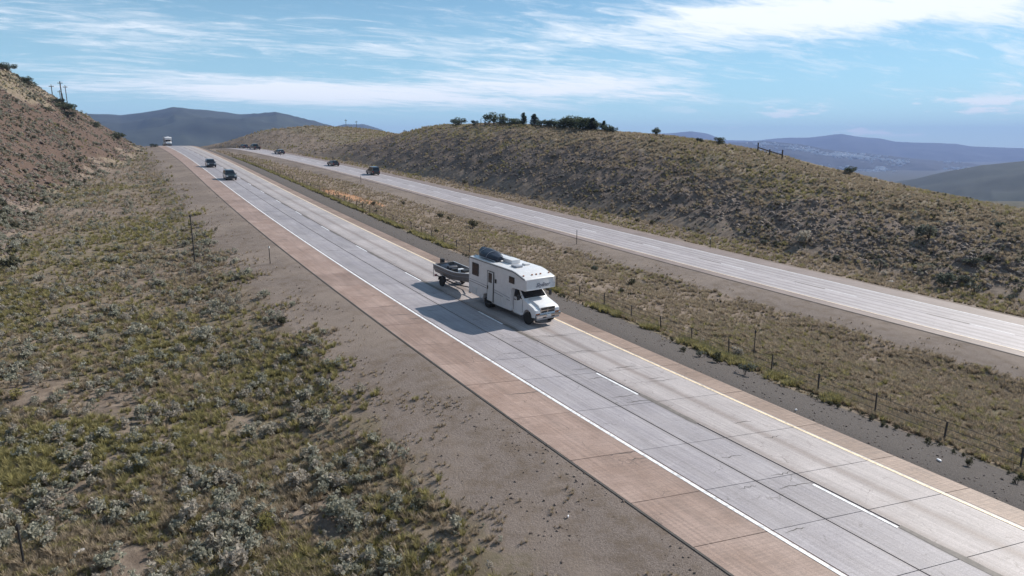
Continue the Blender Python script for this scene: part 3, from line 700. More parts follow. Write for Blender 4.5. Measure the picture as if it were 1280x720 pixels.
def candidates(n, t0, t1, seed, a0=-46, a1=48, pw=0.0):
    r = np.random.default_rng(seed); A = np.radians(r.uniform(a0, a1, n)); u = r.uniform(size=n)
    t = np.exp(math.log(t0) + u * (math.log(t1) - math.log(t0)))
    return t * np.sin(A), t * np.cos(A), t, r
def grow():
    def region(n, t0, t1, seed, zone, a0=-46, a1=48):
        x, y, t, r = candidates(n, t0, t1, seed, a0, a1); z, sa, da, sb, db, e, w, tt, u, on, far = terrain(x, y, True)
        n1 = fbm(x / 3.0, y / 3.0, 3, 71); n2 = fbm(x / 14., y / 14., 3, 72); n3 = fbm(x / 1.4, y / 1.4, 2, 73)
        p = zone(sa, da, sb, db, e, w, tt, u, n1, n2, n3, t) * (~on); k = r.uniform(size=n) < p
        return np.stack([x, y, z], 1)[k], t[k], r, n2[k], k.sum()
    # left verge and hillside
    P, t, r, q, n = region(160000, 14, 300, 101, lambda sa, da, sb, db, e, w, tt, u, n1, n2, n3, t: (da < -6.7) * sstep(-da + 3.0 * n1 + 1.2 * n3, 10.0, 14.5) * np.clip(.50 + .9 * n1 + .5 * n2 - .3 * n3, 0.04, 1) * np.where(e > 1, .45, 1), -46, 6)
    gx, gy = P[:, 0], P[:, 1]; olive = np.exp(-((gx + 19) ** 2 + (gy - 24) ** 2) / 28) + np.exp(-((gx + 14.6) ** 2 + (gy - 26.3) ** 2) / 5) + np.exp(-((gx + 13) ** 2 + (gy - 33) ** 2) / 8)
    g = r.uniform(size=n) < np.clip(.36 + 1.3 * q + .7 * olive, .1, .97)
    sc = (.10 + .26 * r.uniform(size=n) ** 1.5) * (1 + t / 220)
    scatter('dry_grass', P[~g], sc[~g], P_STRAW, 'straw coloured bunch grass between the sagebrush on the left verge', 'grass')
    scatter('green_grass', P[g], sc[g], P_GREEN, 'olive green grass patches on the left verge and hillside', 'grass')
    P, t, r, q, n = region(80000, 15, 300, 102, lambda sa, da, sb, db, e, w, tt, u, n1, n2, n3, t: (da < -6.7) * sstep(-da + 1.5 * n1, 10.5, 13.0) * np.clip(.13 + .30 * n1 + .45 * n3 + .16 * sstep(t, 25, 60), 0.02, 1) * np.where(e > 1.5, .40 + .3 * sstep(e, 14, 28), 1), -46, 6)
    g = r.uniform(size=n) < .42; sc = (.20 + .85 * r.uniform(size=n) ** 2.6) * (1 + t / 350)
    scatter('sage_scrub', P[~g], sc[~g], P_SAGE, 'low grey green sage scrub covering the left verge', 'scrub')
    scatter('pale_scrub', P[g], sc[g], P_SAGEP, 'pale silvery scrub mixed through the left verge', 'scrub')
    P, t, r, q, n = region(30000, 20, 300, 103, lambda sa, da, sb, db, e, w, tt, u, n1, n2, n3, t: (da < -6.7) * (e > .2) * np.clip(.3 + n1 + 1.2 * n3, 0, 1), -46, 6)
    scatter('dark_scrub', P, .3 + .9 * r.uniform(size=n) ** 2.5, P_DARK, 'dark green low scrub dotted over the rocky left hillside', 'scrub')
    P, t, r, q, n = region(90000, 60, 260, 131, lambda sa, da, sb, db, e, w, tt, u, n1, n2, n3, t: (da < -6.7) * (e > .3) * np.clip(.22 + 1.2 * n1 + 1.0 * n3 + .4 * sstep(e + 8 * n2, 6, 20), .02, 1), -46, -24)
    g = r.uniform(size=n) < .5; scatter('hillside_scrub', P[g], (.35 + .9 * r.uniform(size=n) ** 2)[g], P_SAGE, 'grey green scrub in ragged bands across the rocky left hillside', 'scrub')
    g2 = (~g) & (r.uniform(size=n) < .45); scatter('dark_scrub', P[g2], (.35 + 1.1 * r.uniform(size=n) ** 3)[g2], P_DARK, 'dark scrub in ragged bands across the rocky left hillside', 'scrub')
    g3 = (~g) & (~g2); scatter('hillside_grass', P[g3], r.uniform(.2, .45, n)[g3] * .9, P_STRAW, 'straw grass tufts across the rocky left hillside', 'grass')
    P, t, r, q, n = region(130000, 20, 300, 104, lambda sa, da, sb, db, e, w, tt, u, n1, n2, n3, t: (da < -6.7) * (e > 0) * sstep(e + 4 * n1, -.5, 3) * (1 - .6 * sstep(e + 14 * n2, 12, 28)) * .9, -46, 0)
    scatter('loose_rocks', P, .10 + .65 * r.uniform(size=n) ** 5 + .28 * r.uniform(size=n), P_ROCK, 'reddish brown loose rocks lying on the left hillside', 'rocks', 0.5)
    P, t, r, q, n = region(50000, 14, 120, 105, lambda sa, da, sb, db, e, w, tt, u, n1, n2, n3, t: ((da < -6.75) & (da > -15)) * 1.0 * np.clip(.3 + n3, 0, 1) + ((da > 5.1) & (da < 9.5)) * .7, -46, 46)
    scatter('roadside_stones', P, .02 + .10 * r.uniform(size=n) ** 3 * (1 + t / 90), P_ROCK, 'scattered small stones on the gravel beside the pavement', 'stones', 0.5)
    # weeds creeping over the gravel on both sides
    P, t, r, q, n = region(80000, 14, 200, 106, lambda sa, da, sb, db, e, w, tt, u, n1, n2, n3, t: ((da < -7.6) & (da > -14)) * sstep(-da + 4.5 * n1 + 2.5 * n3, 8.0, 12.0) * .55 + ((db > -9.8) & (db < -6.0)) * sstep(-db + 3 * n1 + 1.5 * n3, 7.2, 9.5) * .5 + ((da > 7.6) & (da < 10)) * sstep(da + 2 * n1 + n3, 8.4, 10) * .4, -46, 46)
    scatter('gravel_weeds', P, r.uniform(.06, .17, n) * (1 + t / 250), P_STRAW, 'sparse straw weeds creeping over the edges of the gravel', 'weeds')
    # median
    P, t, r, q, n = region(170000, 22, 260, 111, lambda sa, da, sb, db, e, w, tt, u, n1, n2, n3, t: ((da > 9.9) & (db < -9.2)) * np.clip(.8 + .9 * n1 + .5 * n2, .15, 1) * (1 - .93 * np.exp(-((sa - 105) / 10) ** 2 - ((da - 15.0 - (105 - sa) * 0.12) / 2.2) ** 2)), -36, 46)
    g = r.uniform(size=n) < .05 + .4 * np.clip(q, 0, 1); sc = r.uniform(.14, .36, n) * (1 + t / 250)
    scatter('dry_grass', P[~g], sc[~g], P_STRAW, 'rusty straw grass filling the median between the carriageways', 'grass')
    scatter('green_grass', P[g], sc[g], P_GREEN, 'dull green weeds among the straw grass of the median', 'grass')
    P, t, r, q, n = region(45000, 22, 260, 112, lambda sa, da, sb, db, e, w, tt, u, n1, n2, n3, t: ((da > 10.0) & (db < -8.5)) * np.clip(.16 + .8 * n3 + .5 * n1, 0, 1) * (1 - .93 * np.exp(-((sa - 105) / 10) ** 2 - ((da - 15.0 - (105 - sa) * 0.12) / 2.2) ** 2)), -36, 46)
    scatter('dark_scrub', P, r.uniform(.12, .42, n), P_DARK, 'small dark weeds dotted through the median', 'scrub')
    # rank growth along the foot of the fence
    r = np.random.default_rng(5); S = r.uniform(-10, 200, 5200); D = 9.75 + r.normal(0, .36, 5200); x, y, _ = RA.pos(S, D); z = terrain(x, y)
    k = fbm(S / 2.2, S * 0, 3, 88) > -.12; P = np.stack([x, y, z], 1)[k]; n = len(P)
    scatter('fence_weeds', P, r.uniform(.22, .58, n), P_GREEN, 'rank green weeds along the foot of the wire fence', 'weeds')
    S = r.uniform(-10, 200, 900); D = 9.1 + r.normal(0, .25, 900); x, y, _ = RA.pos(S, D); z = terrain(x, y); k = fbm(S / 1.6, S * 0 + 4, 3, 89) > .02; P = np.stack([x, y, z], 1)[k]; n = len(P)
    scatter('fence_scrub', P, r.uniform(.22, .55, n), P_DARK, 'dark low weeds at the gravel edge in front of the fence', 'weeds')
    # right verge, cut face and grassy top
    P, t, r, q, n = region(150000, 45, 330, 121, lambda sa, da, sb, db, e, w, tt, u, n1, n2, n3, t: (db > 7.6) * np.where(w < .5, .55, np.clip(.14 + 1.0 * sstep(tt, .25, .75) + .9 * n1, .05, 1)) * (da < 90), -24, 46)
    g = r.uniform(size=n) < np.clip(.14 + 1.0 * q, .03, .5); sc = r.uniform(.16, .42, n) * (1 + t / 300)
    scatter('dry_grass', P[~g], sc[~g], P_STRAW, 'straw grass on the hill beyond the far carriageway', 'grass')
    scatter('green_grass', P[g], sc[g], P_GREEN, 'olive grass on the hill beyond the far carriageway', 'grass')
    P, t, r, q, n = region(90000, 50, 330, 122, lambda sa, da, sb, db, e, w, tt, u, n1, n2, n3, t: (db > 9.5) * (w > .3) * (da < 90) * np.clip(.22 + .9 * n3 + .7 * n1 - .1 * tt, .02, 1) * .8, -24, 46)
    g = r.uniform(size=n) < .55
    scatter('sage_scrub', P[~g], r.uniform(.3, .8, n)[~g], P_SAGE, 'grey green scrub over the hill beyond the far carriageway', 'scrub')
    scatter('dark_scrub', P[g], r.uniform(.3, .85, n)[g], P_DARK, 'dark scrub over the hill beyond the far carriageway', 'scrub')
    P, t, r, q, n = region(150000, 50, 260, 123, lambda sa, da, sb, db, e, w, tt, u, n1, n2, n3, t: (w > .3) * sstep(w + 3 * n1, 0.5, 4) * (1 - sstep(tt + .35 * n1 + .15 * n2, .40, .70)) * (1 - .6 * sstep(sa, 140, 240)) * .6, -20, 46)
    scatter('cut_rocks', P, .12 + .85 * r.uniform(size=n) ** 3, P_DROCK, 'broken dark rock covering the cut face of the right hill', 'rocks', 0.6)
grow()

def put_shrub(kind, x, y, w, label, group, name, i, hs=1.0):
    z = float(terrain([x], [y])[0]); me = SHR[kind][i % len(SHR[kind])]
    o = link(name, me); o.location = (x, y, z - 0.03); s = w * (1.15 if 'hill' in group else 1.0); o.scale = (s, s * random.uniform(.85, 1.1), s * hs * random.uniform(.75, .95)); o.rotation_euler = (0, 0, random.uniform(0, 6.28))
    return tag(o, label, {'g': 'sagebrush', 'p': 'sagebrush', 'd': 'shrub', 'y': 'rabbitbrush', 'g2': 'sagebrush'}[kind], group)
NAMES = {'g': 'sagebrush', 'p': 'pale_sagebrush', 'd': 'dark_shrub', 'y': 'rabbitbrush'}
LEFT = [
 (-14.5, 39.7, 1.21, 'd', 'dark green shrub below the short delineator post, alone at the gravel edge'),
 (-17.8, 45.7, 1.38, 'g', 'grey green sagebrush nearest below the short delineator post'),
 (-11.9, 34.9, 2.06, 'd', 'widest dark green shrub at the edge of the left gravel shoulder'),
 (-20.6, 44.3, 1.68, 'g', 'grey sagebrush straight below the tall black pole'),
 (-18.6, 37.9, 2.33, 'g', 'broad grey green sagebrush in mid verge, well below the tall black pole'),
 (-23.2, 39.0, 1.99, 'g', 'wide grey sagebrush midway between the rocky slope and the tall black pole'),
 (-21.4, 51.7, 1.68, 'g', 'sagebrush between the tall black pole and the short delineator'),
 (-29.9, 63.4, 2.04, 'g', 'sagebrush just behind the tall black pole on its road side'),
 (-32.2, 70.6, 1.13, 'd', 'small dark shrub on the gravel behind the tall black pole'),
 (-24.1, 55.8, 1.39, 'g', 'grey green sagebrush at the gravel edge beside the tall black pole'),
 (-42.0, 54.2, 2.30, 'd', 'dark shrub at the foot of the rocky hillside, at the left picture edge'),
 (-13.1, 30.0, 1.33, 'p', 'pale sagebrush in the middle of the verge, level with the gravel bend'),
 (-9.6, 31.1, 1.05, 'p', 'pale sagebrush standing apart on the edge of the left gravel'),
 (-10.6, 26.8, 1.63, 'p', 'silvery sagebrush above the large dark shadowed clump'),
 (-9.2, 27.1, 1.43, 'p', 'silvery sagebrush close to the gravel, right of its twin'),
 (-15.3, 27.6, 1.09, 'p', 'pale sagebrush beside the brightest green grass patch'),
 (-6.6, 22.4, 1.57, 'p', 'right hand bush of the large silvery sagebrush clump in the foreground'),
 (-8.0, 22.5, 1.67, 'p', 'left hand bush of the large silvery sagebrush clump in the foreground'),
 (-11.0, 22.8, 1.38, 'p', 'pale sagebrush left of the large foreground clump'),
 (-11.1, 20.5, 1.67, 'p', 'broad pale sagebrush with dry stalks in the lower left foreground'),
 (-5.7, 20.3, 1.66, 'g', 'grey sagebrush below the large clump, near the lower gravel'),
 (-14.1, 24.9, 0.73, 'g', 'small upright sagebrush below the bright green grass patch'),
 (-4.1, 20.1, 0.93, 'y', 'yellowish rabbitbrush at the lower end of the left gravel'),
 (-19.6, 31.1, 0.89, 'p', 'small pale sagebrush on bare ground left of the green grass'),
 (-16.5, 21.0, 1.14, 'p', 'pale sagebrush in the lower left corner of the verge'),
 (-3.2, 20.7, 1.01, 'd', 'dark twiggy shrub standing on the gravel at the lower verge edge'),
 (-7.1, 22.5, 1.21, 'g', 'grey green sagebrush in the heart of the large foreground clump'),
 (-8.5, 20.1, 1.37, 'y', 'yellow rabbitbrush among the foreground sagebrush'),
 (-12.7, 20.2, 1.10, 'g', 'grey green sagebrush at the bottom left behind the white litter'),
 (-5.1, 18.5, 1.54, 'p', 'large pale sagebrush at the bottom edge below the foreground clump'),
 (-8.5, 18.0, 1.75, 'p', 'widest pale sagebrush at the very bottom of the picture'),
 (-12.6, 17.9, 1.24, 'g', 'grey green sagebrush at the bottom edge beside the black stake'),
 (-17.3, 24.8, 0.86, 'g', 'small grey sagebrush in olive grass near the left edge'),
 (-23.8, 29.4, 1.15, 'y', 'yellow rabbitbrush on the reddish patch at the left edge')]
MED = [
 (11.2, 59.2, 1.26, 'd', 'tallest dark bush in the median, upper of a slanting row'),
 (9.5, 54.9, 0.97, 'd', 'middle dark bush of the slanting row in the median'),
 (8.0, 52.1, 0.79, 'd', 'lowest dark bush of the slanting row, nearest the fence'),
 (8.5, 65.0, 1.30, 'g', 'grey green bush in the median behind the motorhome'),
 (6.2, 75.0, 0.65, 'd', 'tiny dark bush by the white delineator of the far carriageway'),
 (11.0, 36.4, 0.94, 'g', 'grey bush on the dark gravel left of the pale fence bush'),
 (11.8, 35.7, 0.92, 'd', 'dark bush on the dark gravel beside the pale fence bush'),
 (14.0, 38.6, 1.29, 'p', 'pale silvery bush against the fence below the tall thin post'),
 (12.8, 33.9, 1.32, 'g', 'largest grey green bush in front of the fence'),
 (15.7, 37.1, 0.62, 'd', 'small dark bush touching a fence post right of the pale bush'),
 (-11.0, 99.0, 1.70, 'd', 'dark bush in the median above the boat trailer, left of three'),
 (-9.1, 96.2, 1.66, 'd', 'dark bush in the median above the boat trailer, middle of three'),
 (-5.4, 89.7, 1.99, 'd', 'dark bush in the median above the motorhome, right of three'),
 (-9.3, 78.9, 0.97, 'd', 'small dark bush near the fence above the boat'),
 (-19.7, 93.2, 1.37, 'd', 'dark bush at the fence line below the rust coloured patch'),
 (-21.8, 103.0, 1.13, 'd', 'dark bush at the lower end of the rust coloured patch'),
 (-18.7, 113.0, 0.97, 'd', 'small dark bush near the far carriageway right of the rust patch'),
 (19.9, 23.5, 0.70, 'd', 'dark bush on the dark gravel at the right picture edge'),
 (18.8, 24.7, 0.53, 'd', 'small dark bush on the dark gravel before the right edge'),
 (10.2, 37.0, 0.67, 'd', 'small dark bush on the dark gravel nearest the motorhome')]
RIGHT = [
 (48.1, 74.5, 3.69, 'g', 'largest grey green shrub high on the rocky cut face'),
 (39.6, 68.9, 2.58, 'g', 'rounded grey green shrub at the foot of the cut face'),
 (39.1, 66.9, 1.51, 'p', 'pale sagebrush in front of the rounded shrub at the cut foot'),
 (44.8, 62.9, 1.89, 'g', 'grey shrub near the right edge, low on the cut face'),
 (49.6, 66.9, 1.83, 'd', 'dark shrub highest of the group near the right edge'),
 (47.4, 66.1, 2.31, 'g', 'grey green shrub just left of the dark shrub near the right edge'),
 (42.8, 63.0, 2.85, 'g', 'wide low shrub left of the group on the far verge'),
 (44.2, 60.7, 2.75, 'g', 'wide low shrub lowest of the group on the far verge'),
 (57.4, 87.4, 1.71, 'd', 'dark shrub on the grassy top of the right hill'),
 (58.0, 77.3, 1.71, 'g', 'grey shrub on the grassy top close to the right edge'),
 (47.8, 59.8, 1.81, 'g', 'grey shrub cut by the right picture edge'),
 (45.9, 58.4, 1.47, 'g', 'small grey shrub below the one at the right edge'),
 (37.2, 73.5, 1.47, 'g', 'small grey shrub at the cut foot left of the rounded shrub'),
 (36.1, 79.9, 3.55, 'p', 'broad pale bluish shrub in the middle of the cut face'),
 (-16.4, 175.0, 2.10, 'd', 'lone dark shrub on the upper slope right of the saddle'),
 (-10.6, 147.5, 1.79, 'd', 'dark shrub at the slope foot straight above the motorhome'),
 (12.4, 110.4, 1.89, 'g', 'grey green shrub on the far verge above the white delineator'),
 (4.6, 124.3, 1.21, 'd', 'small dark shrub on the far verge above the motorhome cab'),
 (19.0, 99.0, 1.34, 'd', 'left shrub of a dark pair on the far verge'),
 (21.0, 97.5, 1.44, 'd', 'right shrub of a dark pair on the far verge'),
 (26.0, 90.8, 1.12, 'd', 'dark shrub on the far verge beside a roadside marker'),
 (32.1, 81.9, 1.42, 'g', 'grey shrub on the far verge below the broad pale shrub'),
 (-7.1, 154.2, 1.86, 'd', 'dark shrub midway up the slope below the ridge trees'),
 (8.4, 139.2, 2.01, 'd', 'dark shrub on the slope below the right end of the ridge trees')]
SHR['g2'] = [shrub_mesh('grey_shrub', M_GREYS, 620, .5, .62, .07, i) for i in (41, 42, 43)]
for tab, grp, hs in ((LEFT, 'sagebrush and shrubs on the left verge', 1.0), (MED, 'bushes in the median', 1.25), (RIGHT, 'shrubs on the right hill and its verge', .95)):
    for i, (x, y, w, k, lab) in enumerate(tab): put_shrub('g2' if (k == 'g' and tab is not LEFT) else k, x, y, w, lab, grp, NAMES[k], i, hs)

def crown_mesh(name, m, seed, n=1500, form='round'):
    r = np.random.default_rng(seed); lobes = 11
    if form == 'round': c = np.stack([r.uniform(-.36, .36, lobes), r.uniform(-.36, .36, lobes), r.uniform(.12, .80, lobes)], 1); rad = r.uniform(.16, .27, lobes)
    else: h = r.uniform(.15, .95, lobes); c = np.stack([r.normal(0, .16, lobes) * (1.15 - h), r.normal(0, .16, lobes) * (1.15 - h), h], 1); rad = .34 * (1.1 - h) + .06
    def fn(rr, n_):
        k = rr.integers(0, lobes, n_); v = rr.normal(size=(n_, 3)); v /= np.linalg.norm(v, axis=1, keepdims=True); return c[k] + v * rad[k, None] * rr.uniform(.5, 1.1, (n_, 1))
    V, F = leaf_cloud(n, fn, .055, .6, .2, seed)
    return np_mesh(name, V, F, m, smooth=False)
CROWNS = [crown_mesh('crown', M_OAK, 31), crown_mesh('crown', M_JUN, 32, form='cone'), crown_mesh('crown', M_OAK, 33), crown_mesh('crown', M_JUN, 34)]
def trunk_mesh():
    b = MB(); b.tube([(0, 0, -.1), (.01, 0, .2), (.03, .02, .5), (.02, 0, .8)], [.045, .035, .022, .008], 6)
    for a in (0.4, 2.3, 4.4): b.tube([(0, 0, .22), (.14 * math.cos(a), .14 * math.sin(a), .42), (.26 * math.cos(a), .26 * math.sin(a), .62)], [.022, .014, .005], 5)
    me_o = b.build('trunk', M_BARK); me = me_o.data; bpy.data.objects.remove(me_o); return me
TRUNK = trunk_mesh()
def tree(x, y, w, h, ci, label, group, name='tree'):
    z = float(terrain([x], [y])[0]); o = empty(name, (x, y, z - .05), (0, 0, random.uniform(0, 6.28)), label, 'tree', group); o.scale = (w, w, h)
    link('trunk', TRUNK, o); link('crown', CROWNS[ci], o); return o
RT = [(-16.9, 211.6, 4.6, 2.9, 0, 'broad round tree standing alone at the left end of the ridge'),
 (-10.9, 199.5, 2.5, 1.7, 3, 'small low tree between the lone round tree and the ridge grove'),
 (-5.3, 194.5, 5.6, 3.6, 0, 'wide round tree at the left end of the ridge grove'),
 (0.0, 188.0, 4.8, 2.2, 2, 'low spreading tree right of the wide round tree in the grove'),
 (3.2, 180.8, 2.7, 3.5, 1, 'first pointed tree of the ridge grove'),
 (5.9, 177.8, 3.8, 3.3, 1, 'second pointed tree of the ridge grove, after the gap'),
 (9.3, 173.3, 2.9, 2.1, 2, 'low bushy tree right of the pointed pair'),
 (12.3, 171.8, 3.0, 2.2, 3, 'low tree left of the tallest mass of the grove'),
 (14.6, 167.1, 4.9, 3.5, 0, 'tallest dense tree in the right half of the grove'),
 (16.9, 161.1, 4.8, 3.1, 2, 'dense rounded tree directly right of the tallest one'),
 (20.0, 160.7, 3.7, 2.6, 0, 'bushy tree sloping down with the ridge, third from the grove end'),
 (21.7, 157.9, 2.4, 2.5, 1, 'slim pointed tree, second from the grove end'),
 (23.2, 153.9, 2.2, 1.8, 3, 'last small tree at the right end of the grove'),
 (31.5, 146.2, 1.9, 1.9, 0, 'small lone tree on the skyline right of the grove'),
 (38.2, 135.6, 1.5, 1.1, 3, 'tiny lone tree on the skyline left of the dark pair'),
 (42.0, 134.5, 2.5, 1.6, 2, 'low dark tree on the skyline left of the wooden rail'),
 (56.8, 110.9, 1.9, 1.4, 0, 'small tree on the falling skyline right of the wooden rail')]
RT += [(-2.9, 190.8, 3.6, 2.4, 2, 'bushy tree filling the left part of the grove behind the wide one'),
 (1.6, 185.5, 3.2, 1.9, 0, 'low bush tree just left of the first pointed tree'),
 (7.6, 176.4, 3.0, 2.2, 3, 'low tree tucked between the second pointed tree and the bushy one'),
 (10.8, 173.6, 3.2, 2.4, 0, 'rounded tree in the middle of the grove, before the dense mass'),
 (13.4, 170.6, 4.2, 3.0, 2, 'dense tree touching the left side of the tallest mass'),
 (15.8, 165.6, 4.4, 3.3, 0, 'dense tree wedged between the two tallest of the grove'),
 (18.4, 162.4, 4.2, 3.0, 2, 'rounded tree right of the dense mass, slightly lower'),
 (19.3, 160.0, 3.0, 3.0, 1, 'pointed tree sticking up from the right half of the grove'),
 (22.4, 156.6, 2.6, 2.0, 0, 'low tree joining the grove to its last small tree')]
for a in RT: tree(*a[:4], a[4], a[5], 'trees on the ridge of the right hill')
LT = [(-136.0, 183.6, 4.4, 2.5, 0, 'dark bush tree at the top of the left hillside, by the picture edge'),
 (-134.6, 189.1, 4.6, 2.6, 2, 'dark bush tree on the left skyline above the poles'),
 (-122.7, 184.8, 5.4, 2.5, 0, 'largest dark tree on the left skyline at the foot of the poles'),
 (-127.3, 189.1, 3.6, 2.0, 3, 'dark tree just up the slope from the poles'),
 (-118.2, 190.7, 2.8, 1.6, 2, 'small dark tree on the left skyline halfway down to the road'),
 (-118.0, 200.1, 4.0, 2.4, 0, 'dark tree lowest on the left skyline'),
 (-117.2, 177.7, 3.0, 1.7, 3, 'dark tree on the hillside just below the poles'),
 (-114.4, 166.5, 2.4, 1.0, 2, 'low dark bush on the hillside face below the skyline trees'),
 (-116.6, 216.7, 2.2, 1.3, 3, 'little dark bush beside the crest of the near carriageway')]
for a in LT: tree(*a[:4], a[4], a[5], 'dark trees on the left hillside')

# ------------------------------------------------------------------ fence, posts, poles
def fence():
    S0 = np.array([2.6, 5.6, 8.8, 11.9, 14.8, 17.8, 20.7, 23.5, 26.4]); S = np.concatenate([np.arange(-24.4, 1, 3.0), S0, np.arange(29.4, 215, 3.02)])
    D = 10.45; x, y, _ = RA.pos(S, np.full(len(S), D)); z = terrain(x, y)
    root = empty('wire_fence', (float(x[12]), float(y[12]), float(z[12])), label='low wire fence on dark steel posts along the median beside the near carriageway', cat='fence'); ox = Vector(root.location)
    pm = MB(); pm.box((0, 0, .52), (.055, .012, 1.30)); pm.box((0, .022, .52), (.012, .045, 1.30)); po = pm.build('post', M_POST); pme = po.data; bpy.data.objects.remove(po)
    tops = []
    for i in range(len(S)):
        o = link('post', pme, root); o.location = Vector((x[i], y[i], z[i])) - ox; o.rotation_euler = (random.gauss(0, .035), random.gauss(0, .035), random.uniform(0, 1)); o.scale = (1.35, 1.35, random.uniform(.84, 1.06)); tops.append(Vector((x[i], y[i], z[i])) - ox)
    for hz in (.35, .68, 1.0):
        b = MB(); b.tube([t + Vector((0, 0, hz)) for t in tops], .012, 4, False); b.build('wire', M_WIRE, root)
fence()
def post_at(name, x, y, h, r, m, label, cat='post', lean=(0, 0), cap=None, group=None, refl=None):
    z = float(terrain([x], [y])[0]); o = empty(name, (x, y, z), (lean[0], lean[1], 0), label, cat, group)
    b = MB(); b.tube([(0, 0, -.3), (0, 0, h * .5), (0, 0, h)], [r, r * .95, r * .85], 8); b.build('shaft', m, o)
    if refl: b = MB(); b.box((0, 0, h - .12), (r * 2.6, r * 2.6, .16), bev=.005); b.build('reflector', refl, o)
    return o
post_at('tall_black_pole', -28.7, 58.1, 4.25, .055, M_DARK, 'tall thin black pole standing in the sagebrush of the left verge', 'pole', refl=M_DARK)
G = 'roadside delineator posts'
post_at('delineator', -20.8, 55.2, 1.55, .04, M_POST, 'short dark delineator post on the left gravel shoulder', 'delineator', refl=M_WHITE2, group=G)
post_at('delineator', 8.0, 79.9, 1.75, .045, M_POST, 'delineator post at the near edge of the far carriageway, above the motorhome', 'delineator', refl=M_WHITE2, group=G)
post_at('delineator', 24.3, 79.1, 1.35, .04, M_POST, 'delineator on the far verge beyond the far carriageway', 'delineator', refl=M_WHITE2, group=G)
post_at('delineator', -33.4, 145.6, 1.5, .05, M_POST, 'delineator by the far carriageway below the dark off-roader', 'delineator', refl=M_WHITE2, group=G)
post_at('delineator', -74.6, 214.2, 1.6, .06, M_POST, 'most distant delineator at the far carriageway edge', 'delineator', refl=M_WHITE2, group=G)
post_at('thin_post', 15.3, 39.4, 1.75, .035, M_POST, 'tall thin post behind the fence beside the pale silvery bush', 'post', refl=M_DARK)
post_at('black_stake', -15.1, 17.9, 1.5, .035, M_DARK, 'black stake with a cap in the bottom left corner', 'stake', refl=M_DARK)
G = 'utility poles beyond the hills'
def upole(x, y, zb, h, label, arm=1.6, r=.17, double=False):
    o = empty('utility_pole', (x, y, zb), label=label, cat='utility pole', group=G)
    b = MB(); b.tube([(0, 0, 0), (0, 0, h)], [r, r * .7], 8)
    b.build('pole', M_WOODP, o); b = MB(); b.box((0, 0, h - .55), (arm, .14, .16)); b.build('crossarm', M_WOODP, o)
    for dx in (-arm * .42, 0, arm * .42):
        b = MB(); b.lathe_y((0, 0, 0), [(.05, 0), (.07, .08), (.05, .16), (.06, .22)], 8); q = b.build('insulator', M_GREYST, o); q.location = (dx, 0, h - .47); q.rotation_euler = (R_(90), 0, 0)
    if double:
        b = MB(); b.tube([(.55, .1, 0), (.12, .05, h * .8)], [r * .9, r * .6], 8); b.build('brace_pole', M_WOODP, o)
    return o
def on_ray(px, t, py):                                  # where a skyline pole stands, from image pixel coordinates and an assumed distance
    a, sl = px_dir(px, py); return t * math.sin(a), t * math.cos(a), ZO + t * sl
for (px, top, bot, t, lab, dbl) in ((70, 106, 150, 250, 'leftmost thin utility pole on the left skyline', False), (80.5, 113, 158, 290, 'shorter utility pole just left of the thick one on the left skyline', False),
        (82.5, 102, 158, 250, 'tallest and thickest utility pole on the left skyline', True), (88.5, 107, 160, 270, 'rightmost utility pole on the left skyline', False)):
    x, y, z0 = on_ray(px, t, bot); _, _, z1 = on_ray(px, t, top); upole(x, y, z0 - 4, z1 - z0 + 4, lab, 1.5, .15 if not dbl else .22, dbl)
for (px, top, bot, t, lab) in ((433, 149, 165, 330, 'left utility pole on the skyline of the far hill'), (446, 151, 166, 340, 'right utility pole on the skyline of the far hill'), (506, 162, 176, 300, 'short utility pole in the saddle left of the ridge grove')):
    x, y, z0 = on_ray(px, t, bot); _, _, z1 = on_ray(px, t, top); upole(x, y, z0 - 2, z1 - z0 + 2, lab, 1.2, .13)
post_at('thin_post', -9.2, 198.7, 1.9, .10, M_WOODP, 'thin post on the ridge between the small tree and the grove', 'post')
def rail():
    pts = [(46.8, 126.7), (47.9, 123.6), (48.9, 120.2)]; z = terrain([p[0] for p in pts], [p[1] for p in pts]); o = empty('wooden_rail', (pts[1][0], pts[1][1], float(z[1])), label='short wooden rail on stubby posts on the skyline of the right hill', cat='rail fence')
    P = [Vector((pts[i][0] - pts[1][0], pts[i][1] - pts[1][1], float(z[i] - z[1]))) for i in range(3)]
    for i, p in enumerate(P): b = MB(); b.tube([p + Vector((0, 0, -.3)), p + Vector((0, 0, 1.75 if i != 1 else 1.2))], .13, 8); b.build('post', M_WOODP, o)
    b = MB(); b.tube([p + Vector((0, 0, .85)) for p in P], .11, 6); b.build('rail', M_WOODP, o)
rail()
def litter(x, y, s, label):
    s *= .6
    z = float(terrain([x], [y])[0]); r = random.Random(int(x * 10)); b = MB(); n = 9
    ring = [(s * (1 + .4 * r.random()) * math.cos(2 * math.pi * i / n), s * .5 * (1 + .4 * r.random()) * math.sin(2 * math.pi * i / n), .05 + .12 * s * r.random()) for i in range(n)]
    b.loft([[(p[0], p[1], 0.0) for p in ring], [(p[0] * .95, p[1] * .95, p[2]) for p in ring], [(p[0] * .4, p[1] * .4, p[2] + .10 * s) for p in ring]])
    o = b.build('litter', M_WPAINT); o.location = (x, y, z + .03); o.rotation_euler = (0, 0, r.uniform(0, 3)); tag(o, label, 'litter', 'pale litter and stones by the road')
